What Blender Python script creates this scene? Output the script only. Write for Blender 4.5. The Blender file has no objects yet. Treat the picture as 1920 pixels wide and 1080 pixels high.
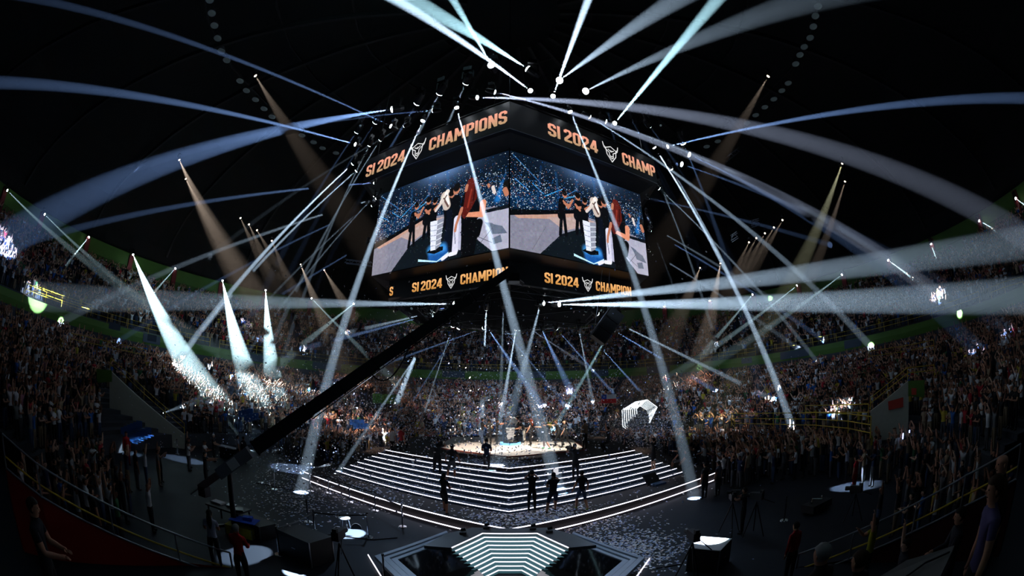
import bpy, bmesh, math, random
import numpy as np
from mathutils import Vector, Matrix

random.seed(7); RNG = np.random.default_rng(7)
SC = bpy.context.scene
COL = SC.collection

# ------------------------------------------------------------------ camera, world, exposure
PITCH = math.radians(14.0); CAM_H = 5.6; FOC = 800.0
cam = bpy.data.cameras.new('camera'); cam_o = bpy.data.objects.new('camera', cam); COL.objects.link(cam_o); SC.camera = cam_o
cam.type = 'PANO'; cam.panorama_type = 'FISHEYE_EQUISOLID'; cam.fisheye_lens = 15.0; cam.fisheye_fov = math.pi
cam.sensor_fit = 'HORIZONTAL'; cam.sensor_width = 36.0; cam.sensor_height = 20.25; cam.clip_end = 400
cam_o.location = (0, 0, CAM_H); cam_o.rotation_euler = (math.radians(90) + PITCH, 0, 0)
W = bpy.data.worlds.new('world'); SC.world = W; W.use_nodes = True
W.node_tree.nodes['Background'].inputs[0].default_value = (0.002, 0.003, 0.006, 1); W.node_tree.nodes['Background'].inputs[1].default_value = 0.3
SC.view_settings.view_transform = 'Standard'; SC.view_settings.look = 'None'; SC.view_settings.gamma = 1.0
SC.view_settings.use_curve_mapping = False; SC.view_settings.exposure = 0.0
SC.cycles.volume_bounces = 0; SC.cycles.max_bounces = 3; SC.cycles.diffuse_bounces = 1; SC.cycles.glossy_bounces = 1
SC.cycles.transparent_max_bounces = 128; SC.cycles.use_denoising = True; SC.cycles.sample_clamp_indirect = 3.0
SC.cycles.use_light_tree = True
BEAM_K = 3.6; HAZE = 0.0060
CX, CY = -0.12, 28.0          # centre of the hexagonal stage and the hanging screens
AX, AY = 0.0, 21.0            # centre of the round arena

# ------------------------------------------------------------------ pixel <-> place
_s, _k = math.sin(PITCH), math.cos(PITCH)
def ray(x, y):
    dx = x - 960; dy = 540 - y; r = math.hypot(dx, dy) + 1e-9; t = 2 * math.asin(r / 2 / FOC)
    a = math.sin(t) * dx / r; b = math.sin(t) * dy / r; c = math.cos(t)
    return Vector((a, c * _k - b * _s, c * _s + b * _k))
def atz(x, y, z):
    d = ray(x, y); return Vector((0, 0, CAM_H)) + d * ((z - CAM_H) / d.z)
def atd(x, y, D):
    return Vector((0, 0, CAM_H)) + ray(x, y) * D
def project(P):
    P = np.atleast_2d(np.asarray(P, float)) - [0, 0, CAM_H]
    cx = P[:, 0]; cy = -P[:, 1] * _s + P[:, 2] * _k; cz = P[:, 1] * _k + P[:, 2] * _s
    n = np.sqrt(cx * cx + cy * cy + cz * cz) + 1e-9
    t = np.arccos(np.clip(cz / n, -1, 1)); r = 2 * FOC * np.sin(t / 2); h = np.hypot(cx, cy) + 1e-9
    return 960 + r * cx / h, 540 - r * cy / h, n

# ------------------------------------------------------------------ materials
MATS = {}
def mat(name, col, rough=0.6, metal=0.0, emit=0.0, ecol=None, noise=0.0, nscale=5.0, spec=0.4, attr=None, sample=True):
    if name in MATS: return MATS[name]
    m = bpy.data.materials.new(name); m.use_nodes = True; nt = m.node_tree; b = nt.nodes['Principled BSDF']
    b.inputs['Base Color'].default_value = (*col, 1); b.inputs['Roughness'].default_value = rough
    b.inputs['Metallic'].default_value = metal; b.inputs['Specular IOR Level'].default_value = spec
    if attr:
        a = nt.nodes.new('ShaderNodeAttribute'); a.attribute_name = attr
        if emit > 0:
            nt.links.new(a.outputs['Color'], b.inputs['Emission Color']); b.inputs['Emission Strength'].default_value = emit
        else:
            nt.links.new(a.outputs['Color'], b.inputs['Base Color'])
    elif emit > 0:
        b.inputs['Emission Color'].default_value = (*(ecol or col), 1); b.inputs['Emission Strength'].default_value = emit
    if noise > 0:
        tc = nt.nodes.new('ShaderNodeTexCoord'); n = nt.nodes.new('ShaderNodeTexNoise'); n.inputs['Scale'].default_value = nscale; n.inputs['Detail'].default_value = 6
        mx = nt.nodes.new('ShaderNodeMix'); mx.data_type = 'RGBA'
        mx.inputs['A'].default_value = (*[c * (1 - noise) for c in col], 1); mx.inputs['B'].default_value = (*[min(1, c * (1 + noise)) for c in col], 1)
        nt.links.new(tc.outputs['Object'], n.inputs['Vector']); nt.links.new(n.outputs['Fac'], mx.inputs['Factor']); nt.links.new(mx.outputs['Result'], b.inputs['Base Color'])
        rr = nt.nodes.new('ShaderNodeMapRange'); rr.inputs['To Min'].default_value = max(0.03, rough - 0.12); rr.inputs['To Max'].default_value = min(1, rough + 0.12)
        nt.links.new(n.outputs['Fac'], rr.inputs['Value']); nt.links.new(rr.outputs['Result'], b.inputs['Roughness'])
    if not sample:
        try: m.cycles.emission_sampling = 'NONE'
        except Exception: pass
    MATS[name] = m; return m
black = mat('black_paint', (0.012, 0.012, 0.014), 0.5)
blackm = mat('black_metal', (0.02, 0.02, 0.022), 0.35, 0.6)
floorm = mat('arena_floor', (0.016, 0.020, 0.028), 0.6, noise=0.4, nscale=0.6, spec=0.15)
concrete = mat('stand_concrete', (0.045, 0.05, 0.06), 0.8, noise=0.3, nscale=1.0)
seatblue = mat('seat_blue', (0.02, 0.09, 0.30), 0.5)
green = mat('green_paint', (0.07, 0.16, 0.018), 0.6, noise=0.2, nscale=0.8)
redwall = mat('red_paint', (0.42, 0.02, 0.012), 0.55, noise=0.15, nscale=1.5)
cream = mat('cream_paint', (0.42, 0.42, 0.34), 0.7, noise=0.12)
yellow = mat('yellow_rail', (0.75, 0.50, 0.03), 0.4)
steel = mat('grey_steel', (0.35, 0.36, 0.40), 0.3, 0.8)
chrome = mat('chrome', (0.75, 0.77, 0.8), 0.15, 1.0)
roofm = mat('roof_dark', (0.005, 0.005, 0.006), 0.9, noise=0.3, nscale=0.3)
stepdark = mat('stage_step', (0.03, 0.055, 0.09), 0.4, noise=0.3, nscale=2)
carpet = mat('stage_carpet', (0.035, 0.028, 0.028), 0.9, noise=0.3, nscale=4)
whitefl = mat('white_stage_floor', (0.62, 0.60, 0.58), 0.45, noise=0.15, nscale=1.2)
redge = mat('red_brown_edge', (0.25, 0.05, 0.04), 0.6)
strip = mat('led_strip', (1, 1, 1), 0.4, emit=2.6, ecol=(0.86, 0.84, 1.0))
stripdim = mat('led_stair_strip', (1, 1, 1), 0.4, emit=1.6, ecol=(0.92, 0.88, 0.97))
teal = mat('teal_riser', (0.10, 0.22, 0.27), 0.35, emit=0.12, ecol=(0.25, 0.6, 0.7))
greyled = mat('grey_blue_band', (0.42, 0.50, 0.62), 0.35, noise=0.1)
greytop = mat('grey_platform_top', (0.16, 0.16, 0.17), 0.4, noise=0.2, nscale=2)
glass = mat('dark_glass', (0.008, 0.009, 0.011), 0.06, spec=0.8)
lens = mat('lamp_lens', (1, 1, 1), 0.3, emit=18.0, ecol=(0.85, 0.93, 1.0), sample=False)
lensw = mat('warm_lens', (1, 1, 1), 0.3, emit=5.0, ecol=(1.0, 0.78, 0.6), sample=False)
lensd = mat('dim_lens', (0.5, 0.6, 0.6), 0.3, emit=0.045, ecol=(0.5, 0.7, 0.75), sample=False)
letter = mat('led_lettering', (0, 0, 0), 0.5, emit=1.0, attr='col', sample=False)
picture = mat('screen_picture', (0, 0, 0), 0.5, emit=1.15, attr='col', sample=False)
colored = mat('people_and_clothes', (0.5, 0.5, 0.5), 0.75, attr='col', spec=0.25)
confm = mat('confetti_paper', (0.7, 0.7, 0.75), 0.35, attr='col', spec=0.6)
whitep = mat('white_panel', (0.8, 0.8, 0.8), 0.5)
podlight = mat('blue_glow', (0.1, 0.4, 0.8), 0.4, emit=1.2, ecol=(0.25, 0.6, 1.0))
ribled = mat('rib_led', (0.9, 0.95, 1), 0.4, emit=1.9, ecol=(0.88, 0.96, 1.0))
phone = mat('phone_screen', (0.3, 0.4, 1.0), 0.4, emit=4.0, ecol=(0.45, 0.55, 1.0), sample=False)
bluecloth = mat('blue_cloth', (0.02, 0.12, 0.75), 0.7)
yellowcase = mat('yellow_case', (0.55, 0.42, 0.03), 0.5)

# ------------------------------------------------------------------ mesh builder
class MB:
    def __init__(s): s.v = []; s.f = []; s.mi = []; s.c = []; s.cur = 0; s.col = None
    def add(s, vs, fs):
        o = len(s.v); s.v += [tuple(v) for v in vs]
        for f in fs: s.f.append(tuple(i + o for i in f)); s.mi.append(s.cur); s.c.append(s.col)
        return s
    def hexa(s, p):   # 8 corners: bottom 4 ccw, top 4 ccw
        return s.add(p, [(3, 2, 1, 0), (4, 5, 6, 7), (0, 1, 5, 4), (1, 2, 6, 5), (2, 3, 7, 6), (3, 0, 4, 7)])
    def box(s, c, d, rz=0.0, M=None):
        x, y, z = d[0] / 2, d[1] / 2, d[2] / 2
        ps = [Vector(q) for q in ((-x, -y, -z), (x, -y, -z), (x, y, -z), (-x, y, -z), (-x, -y, z), (x, -y, z), (x, y, z), (-x, y, z))]
        R = M or Matrix.Rotation(rz, 3, 'Z')
        return s.hexa([Vector(c) + R @ p for p in ps])
    def bar(s, a, b, w, h=None, up=Vector((0, 0, 1))):
        a = Vector(a); b = Vector(b); h = h or w; d = (b - a).normalized()
        if abs(d.dot(up)) > 0.98: up = Vector((0, 1, 0))
        x = d.cross(up).normalized() * (w / 2); y = x.cross(d).normalized() * (h / 2)
        return s.hexa([a - x - y, a + x - y, b + x - y, b - x - y, a - x + y, a + x + y, b + x + y, b - x + y])
    def tube(s, pts, r, n=8, cap=True):
        pts = [Vector(p) for p in pts]; rs = r if isinstance(r, (list, tuple)) else [r] * len(pts); vs = []; fs = []
        up = None
        for i, p in enumerate(pts):
            d = (pts[min(i + 1, len(pts) - 1)] - pts[max(i - 1, 0)]).normalized()
            if up is None or abs(d.dot(up)) > 0.98: up = Vector((0, 0, 1)) if abs(d.z) < 0.9 else Vector((1, 0, 0))
            x = d.cross(up).normalized(); y = d.cross(x).normalized()
            for j in range(n):
                a = 2 * math.pi * j / n; vs.append(p + x * (math.cos(a) * rs[i]) + y * (math.sin(a) * rs[i]))
        for i in range(len(pts) - 1):
            for j in range(n):
                k = (j + 1) % n; fs.append((i * n + j, i * n + k, (i + 1) * n + k, (i + 1) * n + j))
        if cap: fs.append(tuple(range(n - 1, -1, -1))); fs.append(tuple((len(pts) - 1) * n + j for j in range(n)))
        return s.add(vs, fs)
    def prism(s, poly, z0, z1):
        n = len(poly); vs = [(x, y, z0) for x, y in poly] + [(x, y, z1) for x, y in poly]
        fs = [tuple(range(n - 1, -1, -1)), tuple(range(n, 2 * n))] + [(i, (i + 1) % n, n + (i + 1) % n, n + i) for i in range(n)]
        return s.add(vs, fs)
    def ball(s, c, r, n=8, m=6, sc=(1, 1, 1)):
        vs = []; fs = []
        for i in range(m + 1):
            t = math.pi * i / m
            for j in range(n):
                a = 2 * math.pi * j / n; vs.append((c[0] + r * sc[0] * math.sin(t) * math.cos(a), c[1] + r * sc[1] * math.sin(t) * math.sin(a), c[2] + r * sc[2] * math.cos(t)))
        for i in range(m):
            for j in range(n):
                k = (j + 1) % n; fs.append((i * n + j, (i + 1) * n + j, (i + 1) * n + k, i * n + k))
        return s.add(vs, fs)
    def build(s, name, mats, parent=None, smooth=False, colors=False):
        me = bpy.data.meshes.new(name); me.from_pydata(s.v, [], s.f)
        for m in (mats if isinstance(mats, (list, tuple)) else [mats]): me.materials.append(m)
        if len(me.materials) > 1: me.polygons.foreach_set('material_index', s.mi)
        if colors: face_colors(me, [c or (0.5, 0.5, 0.5) for c in s.c])
        if smooth: me.polygons.foreach_set('use_smooth', [True] * len(me.polygons))
        me.update()
        o = bpy.data.objects.new(name, me); COL.objects.link(o)
        if parent: o.parent = parent
        return o
def face_colors(me, cols):
    a = me.attributes.new('col', 'FLOAT_COLOR', 'FACE'); arr = np.ones((len(me.polygons), 4), np.float32); arr[:, :3] = np.asarray(cols, np.float32)[:, :3]
    a.data.foreach_set('color', arr.ravel())
def tag(o, label=None, cat=None, group=None, kind=None):
    if label: o['label'] = label
    if cat: o['category'] = cat
    if group: o['group'] = group
    if kind: o['kind'] = kind
    return o
def thing(name, label, cat, loc=(0, 0, 0), rz=0.0, group=None):
    o = bpy.data.objects.new(name, None); COL.objects.link(o); o.location = loc; o.rotation_euler = (0, 0, rz); o.empty_display_size = 0.1
    return tag(o, label, cat, group)
def lin(c): return tuple(((x + 0.055) / 1.055) ** 2.4 if x > 0.04045 else x / 12.92 for x in c)

# ------------------------------------------------------------------ haze
hm = bpy.data.materials.new('haze'); hm.use_nodes = True; nt = hm.node_tree; nt.nodes.clear()
_o = nt.nodes.new('ShaderNodeOutputMaterial'); _v = nt.nodes.new('ShaderNodeVolumeScatter'); _v.inputs['Density'].default_value = HAZE
_v.inputs['Color'].default_value = (0.9, 0.96, 1.0, 1); _v.inputs['Anisotropy'].default_value = 0.25; nt.links.new(_v.outputs[0], _o.inputs['Volume'])
haze_root = thing('haze', 'thin bluish stage haze shining along the beams of all the lamps', 'haze'); haze_root['kind'] = 'stuff'
HAZES = []; SETS = 58   # (air body, lamp light) pairs; each lamp is sampled in the air it shines through
def air_cone(p, d, deg, parent, sc):
    """the hazy air that a lamp shines through, up to the floor, wall or roof"""
    d = Vector(d).normalized(); p = Vector(p); t = 1.0
    while t < 110:
        q = p + d * t; r = math.hypot(q.x - AX, q.y - AY)
        if q.z < 0 or r > 50 or (q.z > 18.9 and q.z > 18.9 + 13.5 * math.sqrt(max(0, 1 - (r / 51) ** 2))): break
        t += .25
    tn = math.tan(math.radians(deg / 2)); b = MB(); N_ = 9; s0 = .23 * sc; pts = [p + d * (s0 + (t - s0) * (k / N_)) for k in range(N_ + 1)]
    b.tube(pts, [.055 + tn * 1.08 * (x - p).length for x in pts], 14)
    return b.build('lit_haze', hm, haze_root)

# ------------------------------------------------------------------ the setting: floor, stands, roof
def ring_mesh(name, prof, m, a0=-150, a1=150, n=150, kind='structure'):
    """prof: (r, z) pairs revolved about the arena centre; angle 0 is the far side"""
    b = MB(); vs = []; fs = []; P = len(prof)
    for i in range(n + 1):
        a = math.radians(a0 + (a1 - a0) * i / n)
        for r, z in prof: vs.append((AX + r * math.sin(a), AY + r * math.cos(a), z))
    for i in range(n):
        for j in range(P - 1): fs.append((i * P + j, i * P + j + 1, (i + 1) * P + j + 1, (i + 1) * P + j))
    b.add(vs, fs); o = b.build(name, m); o['kind'] = kind; return o
b = MB(); b.prism([(62 * math.cos(i * math.pi / 24), 21 + 62 * math.sin(i * math.pi / 24)) for i in range(48)], -0.3, 0.0)
tag(b.build('floor', floorm), kind='structure')
LOW_R0, LOW_P, LOW_N, LOW_Z0, LOW_DZ = 22.6, 0.82, 18, 0.9, 0.262
prof = [(LOW_R0, 0)]
for k in range(LOW_N): r = LOW_R0 + k * LOW_P; z = LOW_Z0 + k * LOW_DZ; prof += [(r, z), (r + LOW_P, z)]
prof += [(39.4, LOW_Z0 + (LOW_N - 1) * LOW_DZ)]
ring_mesh('wall_lower_stand', prof, concrete, -128, 128)
UP_R0, UP_P, UP_N, UP_Z0, UP_DZ = 40.4, 0.80, 12, 8.7, 0.56
prof = [(39.4, 5.2), (39.4, 7.35)]
ring_mesh('wall_under_balcony', prof, mat('balcony_wall_grey', (0.05, 0.05, 0.06), 0.8), -150, 150)  # plain dark grey wall under the balcony
prof = [(39.5, 8.5)]
for k in range(UP_N): r = UP_R0 + k * UP_P; z = UP_Z0 + k * UP_DZ; prof += [(r, z), (r + UP_P, z)]
ring_mesh('wall_upper_stand', prof, concrete, -150, 150)
ring_mesh('trim_1', [(39.5, 8.5), (39.38, 8.5), (39.38, 7.9), (39.5, 7.3)], green, -150, 150)
ring_mesh('wall_top', [(50.2, 14.8), (50.2, 16.9), (50.1, 16.9), (50.1, 18.6), (51, 18.9)], [green][0], -150, 150)
# roof: shallow dome with ribs
prof = [(51, 18.9)] + [(51 * math.cos(t), 18.9 + 14 * math.sin(t)) for t in [0.15, 0.35, 0.6, 0.85, 1.1, 1.35, 1.57]]
ring_mesh('ceiling', prof, roofm, -180, 180, 72)
for i in range(0, 24):
    a = math.radians(i * 15 + 7); b = MB(); pts = []
    for t in np.linspace(0.12, 1.5, 9): pts.append(Vector((AX + 50.4 * math.cos(t) * math.sin(a), AY + 50.4 * math.cos(t) * math.cos(a), 18.2 + 13.6 * math.sin(t))))
    for p, q in zip(pts, pts[1:]): b.bar(p, q, 0.25, 0.5)
    o = b.build('trim_%d' % (i + 2), mat('roof_rib', (0.012, 0.012, 0.014), 0.7)); o['kind'] = 'structure'
b = MB()
for R in (6, 12, 18, 24):
    z = 18.4 + 13.6 * math.sqrt(max(0, 1 - (R / 50.4) ** 2)); ps = [Vector((AX + R * math.sin(t), AY + R * math.cos(t), z)) for t in np.linspace(0, 2 * math.pi, 25)]
    for p, q in zip(ps, ps[1:]): b.bar(p, q, 0.12, 0.2)
tag(b.build('trim_30', MATS['roof_rib']), kind='structure')
# red pillars of the top wall
PILLARS = []
RIM = [(12, 355, (84, 425)), (82, 400, (160, 475)), (168, 443, (130, 490)), (249, 476, (335, 655)), (330, 502, (296, 540)), (417, 525, (452, 670)), (498, 543, (508, 680)), (583, 558, (625, 602)), (664, 569, (640, 588)),
       (1245, 573, None), (1330, 562, None), (1412, 551, (1380, 590)), (1496, 534, (1415, 597)), (1580, 514, (1535, 548)), (1664, 487, (1702, 515)), (1745, 455, (1773, 545)), (1834, 413, (1890, 445)), (1903, 371, (1935, 395))]
def rim_point(x, y):
    """where the pixel's ray meets the inner face of the round top wall"""
    d = ray(x, y); h = Vector((d.x, d.y)); L = h.length; h /= L; c = Vector((AX, AY)); bq = h.dot(c); disc = bq * bq - c.length_squared + 49.6 ** 2
    t = bq + math.sqrt(disc); return Vector((h.x * t, h.y * t, CAM_H + t * d.z / L))
for i, (x, y, q) in enumerate(RIM):
    p = rim_point(x, y); a = math.atan2(p.x - AX, p.y - AY)
    b = MB(); b.box((AX + 50.0 * math.sin(a), AY + 50.0 * math.cos(a), 16.3), (0.7, 0.5, 4.2), rz=-a)
    tag(b.build('column_%d' % (i + 1), mat('red_column', (0.16, 0.012, 0.012), 0.6)), kind='structure')

# railings: yellow guard rails
def ring_pts(r, z, a0, a1, n): return [Vector((AX + r * math.sin(math.radians(a0 + (a1 - a0) * i / n)), AY + r * math.cos(math.radians(a0 + (a1 - a0) * i / n)), z)) for i in range(n + 1)]
def railing(name, pts, label, h=0.95, m=yellow, rr=0.022, bars=(1.0, 0.55), every=2, cat='railing', group=None):
    t = thing(name, label, cat, group=group)
    b = MB()
    for f in bars: b.tube([p + Vector((0, 0, h * f)) for p in pts], rr, 6)
    b.build('rail', m, t)
    for p in pts[::every]: MB().tube([p, p + Vector((0, 0, h))], rr, 6).build('post', m, t)
    return t
for j, (a0, a1, w) in enumerate([(-100, -62, 'above the camera-side crowd at the west'), (-60, -26, 'above the stair wall with the seat sign'), (-24, 14, 'high behind the stage centre'), (16, 50, 'above the striped hexagon gate'), (52, 96, 'above the round crowd beside the east stair wall')]):
    railing('balcony_railing', ring_pts(39.55, 8.5, a0, a1, 18), 'yellow balcony railing along the green fascia ' + w, 1.0, every=2)
rl = []
railing('walkway_railing', [atz(1377, 808, 2.0), atz(1377, 775 + 25, 2.0) + Vector((0, .5, 0)), atz(1450, 802, 2.0), atz(1530, 805, 2.0), atz(1590, 812, 2.0), atz(1632, 822, 2.0)], 'yellow walkway railing with three bars in front of the round crowd', 1.05, bars=(1.0, 0.62, 0.25), every=1, rr=0.028)
railing('walkway_railing', [atz(1510, 788, 2.4), atz(1570, 790, 2.4), atz(1628, 792, 2.4)], 'short yellow railing at the foot of the cream stair wall', 1.0, every=1, rr=0.028)
railing('walkway_railing', [atd(132, 648, 36), atd(200, 662, 36), atd(272, 678, 36)], 'yellow railing in the crowd under the green fascia, near its kinked end', 0.9, every=1)
railing('walkway_railing', [atd(1630, 680, 36), atd(1690, 672, 36), atd(1752, 660, 36)], 'yellow railing in the crowd below the green band beside the cream stair wall', 0.9, every=1)
railing('walkway_railing', [atd(42, 566, 40), atd(62, 556, 40), atd(115, 575, 40), atd(170, 592, 40)], 'yellow railing around a balcony stair opening', 0.9, every=1)
railing('walkway_railing', [atd(1860, 560, 40), atd(1885, 550, 40), atd(1920, 540, 40)], 'yellow railing on the balcony above the brightly lit spectators', 0.9, every=1)

# vomitory walls
def stair_wall(name, quad, thick, m, kind='structure'):
    b = MB(); q = [Vector(p) for p in quad]; n = (q[1] - q[0]).cross(q[3] - q[0]).normalized() * thick
    b.hexa([q[0], q[1], q[1] + n, q[0] + n, q[3], q[2], q[2] + n, q[3] + n]); o = b.build(name, m); o['kind'] = kind; return o
def P_az(x, y, ref):   # pixel ray at the horizontal distance of a reference point
    d = ray(x, y); L = math.hypot(d.x, d.y); t = math.hypot(ref.x, ref.y) / L; return Vector((0, 0, CAM_H)) + d * t
LA = atz(346, 842, 0); LB = P_az(206, 760, Vector((-27.5, 16.5, 0)))
q = [Vector((LA.x, LA.y, 0)), Vector((LB.x, LB.y, 0)), P_az(206, 694, LB), P_az(346, 815, LA)]
stair_wall('wall_stair_west', q, 0.3, cream)
q2 = [P_az(186, 718, LB * 1.01), P_az(214, 716, LB), P_az(214, 695, LB), P_az(186, 692, LB * 1.01)]
stair_wall('trim_31', [p + Vector((0.12, -0.3, 0)) for p in q2], 0.15, green)
railing('stair_railing', [P_az(x, y, LA.lerp(LB, f)) for x, y, f in [(346, 815, 0), (310, 785, .28), (270, 750, .58), (236, 718, .82), (206, 694, 1)]], 'yellow railing down the top of the cream stair wall with the seat sign', 0.8, every=1)
RA = P_az(1628, 785, Vector((21.5, 17.0, 0))); RB = P_az(1702, 745, Vector((24.5, 13.0, 0)))
q = [P_az(1632, 790, RA), P_az(1702, 780, RB), P_az(1702, 714, RB), P_az(1632, 770, RA)]
q[0].z = 0.9; q[1].z = 0.9
stair_wall('wall_stair_east', q, 0.3, cream)
q = [P_az(1700, 742, RB), P_az(1730, 744, RB * 1.0), P_az(1730, 712, RB), P_az(1700, 714, RB)]
stair_wall('trim_32', [p + Vector((-0.3, -0.35, 0)) for p in q], 0.1, green)
railing('stair_railing', [P_az(1632, 768, RA), P_az(1665, 742, RA.lerp(RB, .5)), P_az(1702, 712, RB), P_az(1752, 706, RB * 1.05)], 'yellow railing above the cream stair wall with a red sign', 0.7, every=1, rr=0.03)
o = stair_wall('safety_sign', [p + Vector((-0.25, -0.25, 0)) for p in [P_az(1665, 768, RA.lerp(RB, .5)), P_az(1692, 762, RA.lerp(RB, .85)), P_az(1692, 744, RA.lerp(RB, .85)), P_az(1664, 752, RA.lerp(RB, .5))]], 0.04, mat('red_sign', (0.5, 0.05, 0.03), 0.5), 'thing')
tag(o, 'red rectangular sign mounted on the cream stair wall', 'sign')
o = stair_wall('safety_sign', [p + Vector((-0.6, -0.7, 0)) for p in [P_az(1703, 739, RB), P_az(1712, 739, RB), P_az(1712, 727, RB), P_az(1703, 727, RB)]], 0.03, mat('red_sign', (0.5, 0.05, 0.03), 0.5), 'thing')
tag(o, 'small red-and-white notice on the bright green end of the east stair wall', 'sign')

# near parapets with grey railing, red wall below
def near_fence(name, pts, label, wall_drop, side, wm=None):
    t = railing(name, pts, label, 0.87, steel, 0.03, bars=(1.0,), every=1, cat='fence')
    b = MB(); b.tube([p + Vector((0.06 * side, 0, 0.33)) for p in pts], 0.028, 6); b.build('rail', yellow, t)
    b = MB(); b.tube([p + Vector((0, 0, 0.03)) for p in pts], 0.03, 6); b.build('bottom_rail', steel, t)
    w = MB()
    for p, q in zip(pts, pts[1:]):
        n = Vector((0.12 * side, 0, 0)); w.hexa([Vector((p.x, p.y, 0)), Vector((q.x, q.y, 0)), Vector((q.x, q.y, 0)) + n, Vector((p.x, p.y, 0)) + n, p, q, q + n, p + n])
    w.build('parapet', wm or redwall, t); return t
CAMP = Vector((0, 0, CAM_H))
def near(x, y, D): return CAMP + ray(x, y) * D
near_fence('parapet_fence', [near(12, 880, 12.6), near(78, 933, 12.4), near(215, 1005, 12.6), near(338, 1053, 13.1), near(440, 1085, 13.3)], 'grey and yellow guard fence on a red sloping parapet beside the dark west crowd', 0, -1)
near_fence('parapet_fence', [near(1488, 1088, 13.3), near(1591, 1050, 13.3), near(1709, 1000, 12.8), near(1800, 955, 12.4), near(1905, 900, 12.4)], 'grey guard fence on a sloping parapet behind the grey-haired spectator', 0, 1, mat('shaded_red_wall', (0.05, 0.006, 0.006), 0.6))  # red wall darkened in its colour to paint the dim east side

# aisles of blue seats (folded): a few rows shown empty
def seat_row(px0, px1, D, n, rows, label):
    t = thing('seat_block', label, 'seats'); a = near(*px0, D); bq = near(*px1, D); d = (bq - a); back = Vector((a.x - AX, a.y - AY, 0)).normalized()
    for r in range(rows):
        for i in range(n):
            p = a + d * ((i + .5) / n) + back * (0.8 * r) + Vector((0, 0, 0.26 * r)); b = MB()
            ang = math.atan2(d.y, d.x); b.box(p + Vector((0, 0, .22)), (0.42, 0.4, 0.05), ang); b.box(p + back * 0.2 + Vector((0, 0, .45)), (0.42, 0.05, 0.42), ang)
            b.build('seat', seatblue, t)
seat_row((250, 838), (286, 822), 27.5, 6, 2, 'two short rows of empty blue plastic seats beside a person in red')
seat_row((665, 808), (690, 808), 38, 5, 2, 'empty blue seats in the crowd behind the confetti near the stage')
seat_row((462, 796), (486, 790), 34, 4, 2, 'empty blue seats low in the crowd beyond the crane arm')
# stair aisle behind stage, green gate panel
b = MB(); pA = Vector((8.6, 44.6, 0.9)); 
for k in range(18): b.box((7.6 + k * .12, AY + LOW_R0 + .4 + k * LOW_P * .98, LOW_Z0 + k * LOW_DZ + .12), (2.2, 0.8, 0.24), -0.2)
tag(b.build('aisle_stairs', mat('aisle_blue', (0.008, 0.035, 0.075), 0.7), None), 'dark blue stair aisle climbing through the crowd behind the stage', 'stairs')
p = near(725, 748, 46); b = MB(); b.box(p, (3.0, 0.12, 1.0), 0.25); b.build
tag(b.build('entrance_panel', green), 'bright green panel over an entrance in the far crowd', 'panel')
for (x, y, D, w, lab) in [(215, 612, 44, 1.3, 'dark banner on the green balcony fascia, above the cream stair wall'), (285, 634, 44, 1.0, 'dark banner on the green fascia beside the bright lamp cone'), (1400, 676, 48, 1.2, 'dark banner on the green fascia right of the striped gate')]:
    b = MB(); q = near(x, y, D - 1.2); a = math.atan2(q.x, q.y); b.box(q, (w, 0.05, 0.6), -a); tag(b.build('balcony_banner', mat('banner_dark', (0.03, 0.05, 0.08), 0.6)), lab.replace('right of', 'beyond'), 'banner')
for k, a in enumerate((-74, -52, -38, -26, -12, 4, 18, 30, 58, 70)):
    b = MB(); aa = math.radians(a); b.box((AX + 39.3 * math.sin(aa), AY + 39.3 * math.cos(aa), 8.0), (2.4 + (k % 3) * .8, .06, .9), -aa); tag(b.build('balcony_banner', mat('banner_dark', (0.03, 0.05, 0.08), 0.6)), 'long dark banner on the green balcony fascia, %s from the west end' % ['first', 'second', 'third', 'fourth', 'fifth', 'sixth', 'seventh', 'eighth', 'ninth', 'tenth'][k], 'banner')
# flag held in the crowd
b = MB(); q = near(1139, 748, 43)
b.cur = 0; b.box(q + Vector((-0.35, 0, .22)), (0.5, 0.03, 0.45)); b.cur = 1; b.box(q + Vector((.4, 0, .22)), (1.0, 0.03, 0.45)); b.cur = 2; b.box(q + Vector((.15, 0, -.22)), (1.5, 0.03, 0.43))
b.cur = 1
for k in range(5):
    a = math.radians(90 + 72 * k); b.bar(q + Vector((-.35, -.02, .22)), q + Vector((-.35 + .13 * math.cos(a), -.02, .22 + .13 * math.sin(a))), .05, .02)
tag(b.build('flag', [mat('flag_blue', (0.01, 0.07, 0.5)), mat('flag_white', (.8, .8, .8)), mat('flag_red', (.7, .02, .02))]), 'red, white and blue flag with one star held up in the far crowd', 'flag')

# ------------------------------------------------------------------ hexagons
def hexpts(s, n=6): return [Vector((CX + s * math.sin(math.pi + math.pi / 3 * i), CY + s * math.cos(math.pi + math.pi / 3 * i))) for i in range(6)]
STEPS = [(8.24, 1.99), (8.65, 1.80), (9.05, 1.61), (9.50, 1.43), (9.91, 1.24), (10.33, 1.05), (10.75, 0.865), (11.20, 0.68)]
PLAT = (13.1, 0.54)
stage = thing('hexagon_stage', 'dark hexagonal stage with eight white-edged steps under the hanging screens', 'stage', (0, 0, 0))
pz = PLAT[1]
b = MB(); b.prism([tuple(p) for p in hexpts(PLAT[0])][::-1], 0, PLAT[1]); b.build('base_platform', carpet, stage)
for k in range(7, -1, -1):
    s, z = STEPS[k]; b = MB(); b.prism([tuple(p) for p in hexpts(s)][::-1], pz, z); st = b.build('step', stepdark if k else carpet, stage); pz = z
    H = hexpts(s + 0.012); b = MB()
    for i in (5, 0): b.bar((*H[i], z - 0.010), (*H[(i + 1) % 6], z - 0.010), 0.022, 0.030)
    b.build('light_strip', strip, st)
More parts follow.
